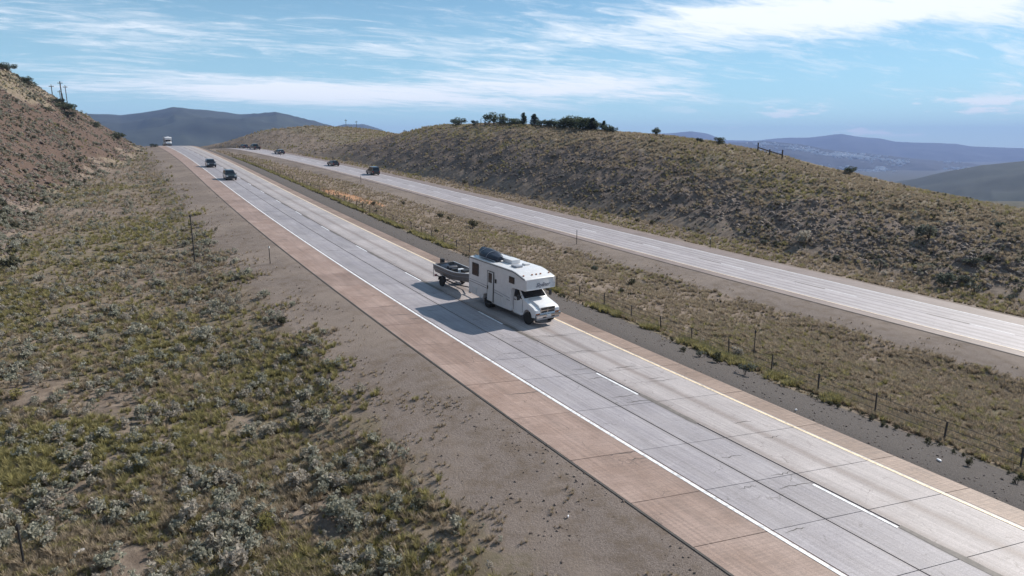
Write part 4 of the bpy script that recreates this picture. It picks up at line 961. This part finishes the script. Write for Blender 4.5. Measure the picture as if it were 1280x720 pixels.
for a in ((-13.9, 18.6, .34, 'pale crumpled litter beside the black stake in the bottom left corner'), (-11.7, 17.4, .42, 'long pale rag on the ground right of the black stake'),
          (9.7, 44.6, .22, 'white scrap in the median right of the motorhome nose'), (12.7, 41.6, .30, 'flat white scrap in the median further right of the nose'), (13.3, 28.6, .10, 'white pebble on the dark gravel'),
          (17.5, 24.6, .16, 'flat white scrap on the dark gravel near the right edge'), (1.9, 19.9, .07, 'small white stone on the left gravel near the pavement'), (38.8, 65.3, .32, 'white scrap at the edge of the far verge')): litter(*a)

# ------------------------------------------------------------------ vehicles
def frame_on(road, s, d, sgn, yaw=0.0):
    """sgn=-1: driving towards smaller s.  Local x forward, y left, z up."""
    x, y, z = (float(q) for q in road.pos(s, d)); h = float(np.interp(s, road.S, road.H)); g = float(np.interp(s, road.S, road.G))
    f = Vector((math.sin(h), math.cos(h), g)) * sgn; f.normalize(); l = Vector((0, 0, 1)).cross(f).normalized(); u = f.cross(l)
    m = Matrix((f, l, u)).transposed() @ Matrix.Rotation(yaw, 3, 'Z')
    return (x, y, z + 0.002), m.to_euler()
def wheel(parent, x, y, r, w=.22, rimm=None):
    s = 1 if y > 0 else -1; b = MB(); b.lathe_y((0, 0, 0), [(r * .62, -w / 2), (r * .93, -w / 2), (r, -w * .32), (r, w * .32), (r * .93, w / 2), (r * .62, w / 2)], 26)
    t = b.build('wheel', M_RUB, parent, True); t.location = (x, y, r)
    b = MB(); b.lathe_y((0, 0, 0), [(r * .60, -w * .3), (r * .64, w * .46 * 1.0), (r * .50, w * .50), (r * .30, w * .30), (r * .12, w * .42)] if s > 0 else [(r * .12, -w * .42), (r * .30, -w * .30), (r * .50, -w * .50), (r * .64, -w * .46), (r * .60, w * .3)], 22)
    q = b.build('rim', rimm or M_RIM, t, True); return t
def panel(prof, yf, side, th=.012, proud=.008):
    """flat pane on a (possibly leaning) flank; prof in x,z ; yf(z) half width of the flank"""
    b = MB(); a = [b.bm.verts.new((x, side * (yf(z) + proud), z)) for x, z in prof]; c = [b.bm.verts.new((x, side * (yf(z) - th), z)) for x, z in prof]; n = len(prof)
    b.bm.faces.new(a); b.bm.faces.new(c[::-1])
    for i in range(n): b.bm.faces.new((a[i], a[(i + 1) % n], c[(i + 1) % n], c[i]))
    return b
def slab(p0, p1, hw0, hw1, off=.01, th=.02):
    """pane between two x,z points across the car, half widths hw0, hw1"""
    (x0, z0), (x1, z1) = p0, p1; d = Vector((x1 - x0, 0, z1 - z0)).normalized(); nrm = Vector((-d.z, 0, d.x))
    if nrm.z < 0: nrm = -nrm
    b = MB(); P = [Vector((x0, -hw0, z0)), Vector((x0, hw0, z0)), Vector((x1, hw1, z1)), Vector((x1, -hw1, z1))]
    a = [b.bm.verts.new(p + nrm * off) for p in P]; c = [b.bm.verts.new(p - nrm * th) for p in P]
    b.bm.faces.new(a); b.bm.faces.new(c[::-1])
    for i in range(4): b.bm.faces.new((a[i], a[(i + 1) % 4], c[(i + 1) % 4], c[i]))
    return b
def arch(cx, r, zb, n=7, back=True):
    a = [(cx + r * math.cos(t), max(zb, r * .12 + r * math.sin(t) * 1.0 + zb * .4)) for t in np.linspace(0, math.pi, n)]
    return a if back else a[::-1]
def car(road, s, d, sgn, kind, paint, label, cat, group, name, L=4.7, W=1.85, H=1.7, yaw=0.0, carrier=False):
    loc, eu = frame_on(road, s, d, sgn, yaw); o = empty(name, loc, eu, label, cat, group); h2 = L / 2; wr = .36; fx, rx = h2 - .85, -h2 + .85; zb = .30
    belt = {'suv': 1.05, 'sedan': .92, 'pickup': 1.10}[kind]
    hood = belt - .04
    body = [(-h2 + .05, zb), (rx - .45, zb)] + [(rx + .42 * math.cos(t), zb + .02 + .44 * math.sin(t)) for t in np.linspace(math.pi, 0, 7)] + [(fx - .45, zb)] + [(fx + .42 * math.cos(t), zb + .02 + .44 * math.sin(t)) for t in np.linspace(math.pi, 0, 7)] + [(h2 - .05, zb), (h2, .55), (h2 - .04, hood - .22), (h2 - .20, hood - .08), (L * .20, hood + .02)]
    if kind == 'pickup': body += [(-L * .12, belt + .02), (-h2 + .02, belt), (-h2, .5)]
    else: body += [(-h2 + .12, belt + .02), (-h2, belt - .15), (-h2, .5)]
    b = MB(); b.prism(body, -W / 2, W / 2, .03); b.build('body', paint, o, True)
    yf = lambda z: W / 2 - .045 - .17 * max(0, (z - belt) / (H - belt))
    gh = {'suv': [(-h2 + .06, belt), (-h2 + .25, H - .05), (-h2 + .5, H), (L * .04, H), (L * .25, belt)],
          'sedan': [(-h2 + .45, belt), (-h2 + 1.1, H - .03), (-L * .05, H), (L * .04, H - .03), (L * .25, belt)],
          'pickup': [(-L * .16, belt), (-L * .14, H - .04), (-L * .10, H), (L * .06, H), (L * .22, belt)]}[kind]
    b = MB(); b.prism([(x, z) for x, z in gh], -W / 2 + .045, W / 2 - .045, 0, lambda z: .17 * max(0, (z - belt) / (H - belt))); b.build('cabin', paint, o, True)
    (xa, za), (xb, zb2) = gh[-1], gh[-2]; lerp = lambda p, q, t: (p[0] + (q[0] - p[0]) * t, p[1] + (q[1] - p[1]) * t)
    p0, p1 = lerp(gh[-1], gh[-2], .08), lerp(gh[-1], gh[-2], .90); slab(p0, p1, yf(p0[1]) - .05, yf(p1[1]) - .06).build('windscreen', M_GLASS, o)
    p0, p1 = lerp(gh[0], gh[1], .15), lerp(gh[0], gh[1], .90); q = slab(p0, p1, yf(p0[1]) - .08, yf(p1[1]) - .08, .01) ; q.build('rear_window', M_GLASS, o)
    xs = [gh[1][0] + .12, 0.0 if kind != 'pickup' else L * .0, xb]; zt = H - .12; zw = belt + .05
    for side in (-1, 1):
        x0 = gh[0][0] + .30; xm = (x0 + L * .2) / 2 - .05
        panel([(x0, zw), (xm - .04, zw), (xm - .04, zt), (x0 + .12, zt)], yf, side).build('side_window', M_GLASS, o)
        panel([(xm + .04, zw), (L * .205, zw), (xb + .02, zt), (xm + .04, zt)], yf, side).build('side_window', M_GLASS, o)
        b = MB(); b.box((h2 - .06, side * (W / 2 - .22), hood - .22), (.12, .34, .15), bev=.02); b.build('headlight', M_LAMP, o)
        b = MB(); b.box((-h2 + .03, side * (W / 2 - .13), belt - .18), (.10, .18, .30), bev=.02); b.build('tail_light', M_RED, o)
        b = MB(); b.box((L * .19, side * (W / 2 + .09), belt + .10), (.14, .20, .15), bev=.03); b.build('mirror', paint, o)
        wheel(o, fx, side * (W / 2 - .12), wr); wheel(o, rx, side * (W / 2 - .12), wr)
    b = MB(); b.box((h2 - .01, 0, hood - .26), (.07, W * .50, .16), bev=.01); b.build('grille', M_DARK, o)
    b = MB(); b.box((h2 - .0, 0, .48), (.12, W * .94, .20), bev=.03); b.build('bumper', M_DARK if kind != 'pickup' else M_CHROME, o)
    b = MB(); b.box((-h2 + .0, 0, .50), (.12, W * .94, .18), bev=.03); b.build('bumper', M_DARK, o)
    if carrier:
        for sy in (-.5, .5): b = MB(); b.tube([(-h2 + .5, sy, H + .01), (-h2 + .5, sy, H + .10), (L * .02, sy, H + .10), (L * .02, sy, H + .01)], .02, 6); b.build('roof_rail', M_DARK, o)
    if kind == 'pickup':
        b = MB(); b.box(((-h2 - L * .16) / 2, 0, belt + .025), (h2 - L * .16 - .12, W - .24, .02)); b.build('bed_cover', M_DARK, o)
    return o
M_P1 = mat('dark_green_paint', (0.020, 0.030, 0.032), 0.28, coat=.7)
M_P2 = mat('charcoal_paint', (0.025, 0.027, 0.032), 0.25, coat=.7)
M_P3 = mat('black_paint', (0.012, 0.012, 0.014), 0.25, coat=.7)
M_P4 = mat('dark_blue_paint', (0.02, 0.025, 0.04), 0.25, coat=.7)
GA = 'cars on the near carriageway'; GB = 'vehicles on the far carriageway'
car(RA, 123.4, -1.9, -1, 'suv', M_P1, 'dark green car nearest behind the motorhome in the outer lane', 'car', GA, 'passenger_car', 4.6, 1.85, 1.66, carrier=True)
car(RA, 153.4, -2.0, -1, 'suv', M_P2, 'charcoal car following farther back in the outer lane', 'car', GA, 'passenger_car', 4.7, 1.85, 1.65)
car(RB, 158.0, 1.6, 1, 'suv', M_P3, 'boxy black off-roader driving away, nearest on the far carriageway', 'car', GB, 'offroad_car', 4.5, 1.9, 2.0)
car(RB, 184.5, 1.2, 1, 'sedan', M_P3, 'low black car on the far carriageway with a bicycle on its roof', 'car', GB, 'passenger_car', 4.8, 1.85, 1.45, carrier=True)
car(RB, 229.0, 2.0, 1, 'sedan', M_P4, 'dark car on the far carriageway between the bicycle car and the crest', 'car', GB, 'passenger_car', 4.8, 1.85, 1.5)
car(RB, 250.0, 2.0, 1, 'pickup', M_P3, 'dark pickup cresting the far carriageway', 'pickup', GB, 'pickup_truck', 5.6, 2.0, 1.95)
car(RB, 259.0, 1.8, 1, 'sedan', M_P4, 'most distant dark car just going over the far crest', 'car', GB, 'passenger_car', 4.8, 1.85, 1.5)
car(RA, 262.0, -2.0, -1, 'suv', M_P3, 'dark car close behind the distant white van at the crest', 'car', GA, 'passenger_car', 4.6, 1.85, 1.65)
def bicycle():
    loc, eu = frame_on(RB, 184.5, 1.2, 1); o = empty('bicycle', loc, eu, 'black bicycle upright on the roof of the low black car', 'bicycle'); z0 = 1.56
    for x in (-.52, .52):
        b = MB(); b.tube([(x + .34 * math.cos(a), 0, z0 + .34 + .34 * math.sin(a)) for a in np.linspace(0, 2 * math.pi, 17)], .03, 5, False); b.build('wheel', M_RUB, o)
    b = MB(); b.tube([(-.52, 0, z0 + .34), (-.12, 0, z0 + .82), (.36, 0, z0 + .84), (.0, 0, z0 + .36), (-.52, 0, z0 + .34)], .03, 6); b.tube([(-.15, 0, z0 + .92), (0, 0, z0 + .36)], .03, 6); b.tube([(.52, 0, z0 + .34), (.34, 0, z0 + .98)], .03, 6); b.build('frame', M_P3, o)
    b = MB(); b.tube([(.34, -.26, z0 + 1.0), (.36, 0, z0 + 1.0), (.34, .26, z0 + 1.0)], .025, 6); b.build('handlebar', M_DARK, o)
    b = MB(); b.box((-.17, 0, z0 + .95), (.26, .12, .06), bev=.02); b.build('saddle', M_DARK, o)
bicycle()

M_LETTER = mat('faded_blue_grey_lettering', (0.16, 0.17, 0.22), 0.5)
# ---------- motorhome
def motorhome(road, s, d, yaw, label, name, group=None, detail=True):
    loc, eu = frame_on(road, s, d, -1, yaw); o = empty(name, loc, eu, label, 'motorhome', group); W2 = 1.18
    roof = 3.22
    # house shell with the bunk over the cab
    prof = [(-3.70, .62), (-3.72, roof - .06), (-3.66, roof), (1.35, roof + .03), (1.75, roof - .02), (2.72, 2.96), (2.84, 2.86), (2.86, 2.26), (2.76, 2.16), (1.42, 2.10), (1.30, 1.9), (1.28, .52), (-.85, .50), (-.92, .78), (-1.12, .98), (-1.42, 1.04), (-1.72, .98), (-1.92, .78), (-1.99, .52)]
    b = MB(); b.prism(prof, -W2, W2, .045); body = b.build('body', M_WHITE, o, True)
    # bunk front face with its raised rim and lettering
    for (c, sz) in (((2.875, 0, 2.90), (.05, 2 * W2 - .10, .05)), ((2.885, 0, 2.235), (.05, 2 * W2 - .10, .05)), ((2.88, W2 - .045, 2.57), (.05, .05, .64)), ((2.88, -W2 + .045, 2.57), (.05, .05, .64))):
        b = MB(); b.box(c, sz, bev=.012); b.build('bunk_rim', M_WHITE, body)
    cu = bpy.data.curves.new('lettering', 'FONT'); cu.body = 'Skyliner'; cu.size = .38; cu.shear = .45; cu.extrude = .006; cu.align_x = 'CENTER'; cu.space_character = .92
    tmp = bpy.data.objects.new('t', cu); COL.objects.link(tmp); dg = bpy.context.evaluated_depsgraph_get(); me = bpy.data.meshes.new_from_object(tmp.evaluated_get(dg)); bpy.data.objects.remove(tmp)
    me.materials.clear(); me.materials.append(M_LETTER); t = link('lettering', me, body); t.location = (2.872, .15, 2.36); t.rotation_euler = (R_(90), 0, R_(90))
    for y in (-1.02, -.34, 0, .34, 1.02):
        b = MB(); b.box((0, 0, 0), (.10, .09, .05), bev=.015); q = b.build('clearance_light', M_AMBER, o); q.location = (2.38, y, 3.085); q.rotation_euler = (0, R_(14), 0)
    # flank facing the shoulder (y negative) and its twin
    def win(x0, x1, z0, z1, side, nm='side_window'):
        b = MB(); b.box(((x0 + x1) / 2, side * (W2 + .012), (z0 + z1) / 2), (x1 - x0 + .07, .045, z1 - z0 + .07), bev=.012); f = b.build(nm, M_DARK, o)
        b = MB(); b.box(((x0 + x1) / 2, side * (W2 + .030), (z0 + z1) / 2), (x1 - x0, .02, z1 - z0), bev=.004); b.build('pane', M_GLASS, f); return f
    win(-3.28, -2.55, 2.02, 2.82, -1); win(1.12, 1.62, 2.42, 2.78, -1, 'bunk_window')
    win(-3.2, -2.2, 2.0, 2.7, 1); win(-1.4, -.2, 1.85, 2.6, 1); win(1.12, 1.62, 2.42, 2.78, 1, 'bunk_window')
    # entrance door
    b = MB(); b.box((-1.02, -(W2 + .012), 1.62), (.70, .05, 2.02), bev=.02); dr = b.build('door', M_WHITE2, o)
    for (c, sz) in (((-1.02, -(W2 + .035), 2.66), (.76, .02, .04)), ((-.655, -(W2 + .035), 1.62), (.055, .03, 2.08)), ((-1.385, -(W2 + .035), 1.62), (.025, .02, 2.08))):
        b = MB(); b.box(c, sz); b.build('door_seal', M_DARK, dr)
    b = MB(); b.box((-1.05, -(W2 + .045), 2.22), (.40, .02, .66), bev=.015); b.build('door_window', M_GLASS, dr)
    b = MB(); b.box((-1.30, -(W2 + .055), 1.52), (.06, .05, .22), bev=.012); b.build('handle', M_DARK, dr)
    b = MB(); b.box((-1.02, -(W2 + .13), .47), (.62, .26, .04), bev=.01); b.build('step', M_DARK, o)
    b = MB(); b.box((-.42, -(W2 + .03), 2.12), (.16, .06, .26), bev=.015); b.build('porch_light', M_DARK, o)
    b = MB(); b.box((-.10, -(W2 + .012), 1.0), (.52, .02, .42), bev=.008); b.build('hatch', M_WHITE2, o)
    b = MB(); b.box((-3.0, -(W2 + .012), .95), (.6, .02, .35), bev=.008); b.build('hatch', M_WHITE2, o)
    b = MB(); b.box((.62, -(W2 + .012), 1.02), (.40, .02, .50), bev=.008); b.build('hatch', M_WHITE2, o)
    # coloured swooping stripes
    for z0, z1, zb_, m in ((1.62, 1.36, .045, M_GREYST), (1.46, 1.18, .03, M_BLUE)):
        for x0, x1 in ((-3.66, -1.42), (-.60, 1.22)):
            for side in (-1, 1):
                n = 8; X = np.linspace(x0, x1, n); f = lambda x: z0 + (z1 - z0) * ((x + 3.7) / 5) ** 2
                panel([(x, f(x)) for x in X] + [(x, f(x) - zb_) for x in X[::-1]], lambda z: W2, side, .004, .004).build('stripe', m, o)
    # roof line gutter, darker on the shoulder side, and rear corner trim
    for side in (-1, 1):
        b = MB(); b.tube([(-3.68, side * (W2 + .012), roof - .09), (1.4, side * (W2 + .012), roof - .06), (1.78, side * (W2 + .012), roof - .12), (2.70, side * (W2 + .012), 2.88)], .018, 6); b.build('gutter', M_DARK if side < 0 else M_WHITE2, o)
        b = MB(); b.tube([(-3.72, side * (W2 - .02), .7), (-3.74, side * (W2 - .02), roof - .12)], .03, 6); b.build('corner_trim', M_WHITE2, o)
    # roof kit: air conditioner, vents, ladder
    b = MB(); b.box((-.55, .15, roof + .16), (1.05, .72, .27), bev=.08); b.build('air_conditioner', M_WHITE, o, True)
    b = MB(); b.box((.75, -.35, roof + .09), (.62, .52, .12), bev=.04); b.build('roof_vent', M_GREYST, o, True)
    b = MB(); b.box((.55, .55, roof + .08), (.38, .38, .10), bev=.03); b.build('roof_vent', M_WHITE2, o, True)
    for yy in (-.92, .92):
        b = MB(); b.tube([(-3.45, yy, roof - .01), (-3.4, yy, roof + .12), (-1.0, yy, roof + .12), (-.95, yy, roof - .01)], .02, 6); b.build('roof_rack', M_ALU, o)
    for yy in (.55, .95):
        b = MB(); b.tube([(-3.80, yy, 1.0), (-3.80, yy, roof + .15), (-3.5, yy, roof + .15)], .018, 6); b.build('ladder', M_ALU, o)
    for yy in (-1.0, 1.0): b = MB(); b.box((-3.745, yy, 1.05), (.04, .18, .30), bev=.01); b.build('tail_light', M_RED, o)
    b = MB(); b.box((-3.82, 0, .58), (.16, 2.2, .18), bev=.03); b.build('rear_bumper', M_CHROME, o)
    # underfloor: dark chassis
    b = MB(); b.box((-.4, 0, .48), (5.9, 1.5, .24)); b.build('chassis', M_DARK, o)
    # cab: fenders + doors
    cw = .97
    cab = [(1.22, .48), (1.22, 2.12), (1.70, 2.14), (2.42, 1.50), (3.42, 1.22), (3.60, 1.10), (3.66, .95), (3.66, .62), (3.36, .56)] + [(2.86 + .45 * math.cos(t), .50 + .46 * math.sin(t)) for t in np.linspace(.1, math.pi - .1, 8)] + [(2.30, .46)]
    b = MB(); b.prism(cab, -cw, cw, .035, lambda z: .13 * max(0, (z - 1.42) / .7)); cb = b.build('cab', M_CABW, o, True)
    b = MB(); b.prism([(2.36, 1.40), (2.40, 1.555), (3.0, 1.475), (3.46, 1.36), (3.64, 1.20), (3.64, 1.02), (3.4, 1.0)], -.60, .60, .05); b.build('bonnet', M_CABW, o, True)
    yf = lambda z: cw - .13 * max(0, (z - 1.42) / .7)
    slab((2.36, 1.575), (1.80, 2.07), .86, .82, .014).build('windscreen', M_GLASS, o)
    for side in (-1, 1):
        panel([(1.36, 1.52), (2.18, 1.50), (1.72, 2.06), (1.36, 2.06)], yf, side, .012, .012).build('cab_window', M_GLASS, o)
        for x in (1.33, 2.30): panel([(x, .62), (x + .018, .62), (x + .018, 1.47), (x, 1.47)], lambda z: cw, side, .004, .003).build('door_seam', M_DARK, o)
        b = MB(); b.box((1.50, side * (cw + .02), 1.33), (.16, .03, .05), bev=.008); b.build('door_handle', M_DARK, o)
        b = MB(); b.tube([(2.2, side * .95, 1.55), (2.3, side * 1.20, 1.60), (2.2, side * .95, 1.78)], .014, 6); mm = b.build('mirror', M_DARK, o); 
        b = MB(); b.box((2.28, side * 1.30, 1.68), (.09, .20, .34), bev=.03); b.build('mirror_housing', M_DARK, mm, True)
        b = MB(); b.box((3.645, side * .78, 1.00), (.10, .32, .21), bev=.03); hl = b.build('headlight', M_LAMP, o, True)
        b = MB(); b.box((3.655, side * .78, .855), (.07, .32, .06), bev=.01); b.build('turn_signal', M_AMBER, hl)
        b = MB(); b.box((3.70, side * .56, .56), (.05, .20, .10), bev=.02); b.build('fog_light', M_DARK, o)
        wheel(o, 2.86, side * .88, .40, .24)
        wheel(o, -1.42, side * 1.02, .40, .24); wheel(o, -1.42, side * .76, .40, .22)
        # running board and arch lip
        b = MB(); b.box((1.85, side * .98, .46), (.95, .16, .05), bev=.015); b.build('running_board', M_CHROME, o)
    # crosshair grille: bright surround, four dark openings
    b = MB(); b.box((3.665, 0, 1.045), (.06, 1.18, .40), bev=.03); g = b.build('grille', M_CHROME, o, True)
    for y in (-.285, .285):
        for z in (.955, 1.135): b = MB(); b.box((3.69, y, z), (.03, .49, .125), bev=.01); q = b.build('grille_opening', M_DARK, g)
    b = MB(); b.box((3.74, 0, .72), (.18, 1.96, .20), bev=.05); bp = b.build('bumper', M_CHROME, o, True)
    b = MB(); b.box((3.70, 0, .555), (.14, 1.80, .15), bev=.04); b.build('bumper_apron', M_GREYST, bp, True)
    b = MB(); b.box((3.84, 0, .73), (.012, .32, .16)); b.build('licence_plate', M_WHITE2, bp)
    for y in (-.34, .34): b = MB(); b.box((3.835, y, .64), (.012, .26, .07)); b.build('bumper_slot', M_DARK, bp)
    for y in (-.25, .25): b = MB(); b.tube([(2.42, y, 1.60), (2.20, y - .38, 1.77)], .010, 5); b.build('wiper', M_DARK, o)
    return o
RV_S, RV_D, RV_YAW = 29.3, 2.22, R_(3.2)
motorhome(RA, RV_S, RV_D, RV_YAW, 'white motorhome with cab-over bunk towing a boat in the inner lane', 'motorhome')
loc, eu = frame_on(RA, RV_S, RV_D, -1, RV_YAW)
def on_rv(name, m, b, label, cat, off, rz=0.0, rx=0.0):
    o = b.build(name, m, None, True); fm = eu.to_matrix(); o.location = Vector(loc) + fm @ Vector(off); o.rotation_euler = (fm @ Matrix.Rotation(rz, 3, 'Z') @ Matrix.Rotation(rx, 3, 'X')).to_euler(); return tag(o, label, cat)
def cargo():
    b = MB(); rings = []
    for i in range(13):
        u = i / 12; x = -1.42 + 2.75 * u; w = .62 * (math.sin(math.pi * (u * .86 + .08)) ** .55); h = .20 + .12 * math.sin(math.pi * u) + .16 * (1 - u)
        rings.append([(x, w * math.cos(a), max(-.02, .06 + h * math.sin(a) * (1 + .08 * math.sin(5 * a + 3 * u)))) for a in np.linspace(-.25, math.pi + .25, 14)])
    b.loft(rings); o = on_rv('covered_raft', M_BLUE, b, 'dark navy covered raft lashed upside down on the rear roof of the motorhome', 'raft', (-2.28, -.30, 3.34), R_(-8), R_(6))
    for x in (-.7, .35):
        q = MB(); q.tube([(x, .60 * math.cos(a), .06 + .40 * math.sin(a)) for a in np.linspace(0, math.pi, 10)], .018, 5); q.build('strap', M_GREYST, o)
cargo()
# ---------- boat and trailer
def trailer_and_boat():
    TS, TD, TY = 36.45, 1.75, R_(1.5); loc, eu = frame_on(RA, TS, TD, -1, TY)
    t = empty('boat_trailer', loc, eu, 'dark steel boat trailer hitched behind the motorhome', 'trailer')
    for side in (-1, 1):
        b = MB(); b.tube([(-2.1, side * .62, .50), (.9, side * .60, .48), (2.1, side * .12, .48)], .045, 6); b.build('frame_rail', M_DARK, t)
        b = MB(); b.tube([(-1.9, side * .45, .62), (.9, side * .40, .60)], .04, 6); b.build('bunk', M_WHITE2, t)
        wheel(t, -.75, side * .90, .33, .20)
        b = MB(); b.prism([(-1.20, .42), (-1.08, .74), (-.75, .80), (-.42, .74), (-.30, .42), (-.36, .42), (-.46, .68), (-.75, .74), (-1.04, .68), (-1.14, .42)], side * .90 - .13, side * .90 + .13); b.build('mudguard', M_DARK, t)
        b = MB(); b.tube([(-2.0, side * .62, .5), (-2.0, side * 1.0, .52), (-2.0, side * 1.0, 1.30)], .028, 6); b.build('guide_post', M_ALU, t)
        b = MB(); b.box((-2.15, side * .72, .55), (.06, .22, .12), bev=.01); b.build('tail_light', M_RED, t)
    for x in (-1.9, -.75, .4): b = MB(); b.tube([(x, -.62, .47), (x, .62, .47)], .035, 6); b.build('crossmember', M_DARK, t)
    b = MB(); b.tube([(1.9, 0, .48), (3.35, 0, .52)], .05, 8); b.build('tongue', M_ALU, t)
    b = MB(); b.tube([(2.35, 0, .5), (2.25, 0, 1.25)], .035, 6); b.build('winch_post', M_DARK, t)
    boat = empty('fishing_boat', loc, eu, 'open aluminium fishing boat carried on the trailer behind the motorhome', 'boat')
    X = np.linspace(-2.25, 2.95, 14); R1 = []; R2 = []
    def sec(x, inset=0.0):
        u = max(0, (x - .3) / 2.65); hw = .90 * (1 - .95 * u ** 2.3) - inset; chine = hw * .80; kz = .64 + .42 * u ** 2.2 + inset; cz = .80 + .30 * u ** 1.6 + inset * .6; gz = 1.44 + .22 * u ** 1.5
        hw = max(hw, .02); chine = max(chine, .012)
        return [(x, -hw, gz), (x, -hw * .97, (gz + cz) / 2 + .05), (x, -chine, cz), (x, 0, kz), (x, chine, cz), (x, hw * .97, (gz + cz) / 2 + .05), (x, hw, gz)]
    b = MB(); rings = []
    for x in X:
        o_ = sec(x); i_ = sec(x, .035)[::-1]; rings.append(o_ + i_)
    b.loft(rings); hull = b.build('hull', M_HULL, boat, True)
    b = MB(); b.loft([[(-2.27, p[1], p[2]) for p in sec(-2.25)], [(-2.20, p[1], p[2]) for p in sec(-2.25)]]); b.build('transom', M_HULL, boat)
    for side in (-1, 1):
        b = MB(); b.tube([(sec(x)[0 if side < 0 else 6][0], side * abs(sec(x)[6][1]), sec(x)[6][2] + .01) for x in X], .032, 6); b.build('gunwale', M_WHITE, boat, True)
        b = MB(); b.tube([(x, side * (abs(sec(x)[5][1]) + .012), sec(x)[5][2]) for x in X[:-1]], .014, 5); b.build('spray_rail', M_GREYST, boat)
    b = MB(); b.loft([[(x, -max(.02, abs(sec(x)[2][1]) - .06), 1.02 + .0 * x), (x, max(.02, abs(sec(x)[2][1]) - .06), 1.02), (x, max(.02, abs(sec(x)[2][1]) - .06), .98), (x, -max(.02, abs(sec(x)[2][1]) - .06), .98)] for x in X[:-2]]); b.build('floor', M_DARK, boat)
    for x in (-1.55, -.35, .85): b = MB(); b.box((x, 0, 1.22), (.32, 1.5 if x < .5 else 1.25, .07), bev=.015); b.build('bench', M_BLUE if x < 0 else M_GREYST, boat)
    b = MB(); b.box((1.75, 0, 1.40), (.85, .8, .04), bev=.01); b.build('foredeck', M_WHITE, boat)
    b = MB(); b.box((.35, -.42, 1.36), (.30, .42, .42), bev=.05); b.build('console', M_DARK, boat)
    b = MB(); b.box((-2.42, 0, 1.52), (.34, .28, .42), bev=.07); m = b.build('outboard_motor', M_DARK, boat, True)
    b = MB(); b.box((-2.46, 0, 1.0), (.12, .10, .75), bev=.03); b.build('motor_leg', M_GREYST, m)
    def ob(name, m_, fn, label, cat, off):
        b = MB(); fn(b); o = b.build(name, m_, None, True); fm = eu.to_matrix(); o.location = Vector(loc) + fm @ Vector(off); o.rotation_euler = eu; tag(o, label, cat)
    ob('duffel_bag', M_BLUE, lambda b: b.lathe_y((0, 0, 0), [(.08, -.40), (.2, -.36), (.23, 0), (.2, .36), (.08, .40)], 14), 'dark navy duffel bag lying across the stern of the boat', 'bag', (-1.0, .12, 1.26))
    ob('cool_box', M_WHITE, lambda b: b.box((0, 0, 0), (.36, .55, .34), bev=.03), 'white cool box standing in the middle of the boat', 'cool box', (-.02, .25, 1.22))
    ob('equipment_crate', M_DARK, lambda b: b.box((0, 0, 0), (.5, .55, .36), bev=.04), 'black equipment crate near the bow of the boat', 'crate', (1.15, .05, 1.42))
    ob('life_jacket_pile', M_P4, lambda b: b.prism([(-.35, 0), (-.25, .26), (0, .34), (.22, .24), (.35, 0)], -.35, .35, .05), 'pile of dark life jackets in the stern of the boat', 'life jackets', (-1.85, -.15, 1.08))
trailer_and_boat()
# ---------- distant white vehicle at the crest
motorhome(RA, 255.0, -2.2, 0.0, 'distant white motorhome coming over the crest in the outer lane', 'motorhome').scale = (.9, .9, .92)
# ------------------------------------------------------------------ air between here and the far ranges
def haze():
    m = bpy.data.materials.new('pale_blue_air'); m.use_nodes = True; nt = m.node_tree; nt.nodes.clear()
    o = nt.nodes.new('ShaderNodeOutputMaterial'); v = nt.nodes.new('ShaderNodeVolumePrincipled')
    v.inputs['Color'].default_value = (0.40, 0.56, 1.0, 1); v.inputs['Density'].default_value = 1.05e-4; v.inputs['Anisotropy'].default_value = 0.0
    nt.links.new(v.outputs[0], o.inputs['Volume'])
    b = MB(); z0, z1 = -460.0, 420.0
    b.box((0, 0, (z0 + z1) / 2), (27000, 27000, z1 - z0)); tag(b.build('haze', m), kind='stuff', label='thin pale blue summer haze over the valley and far ranges', cat='haze')
haze()
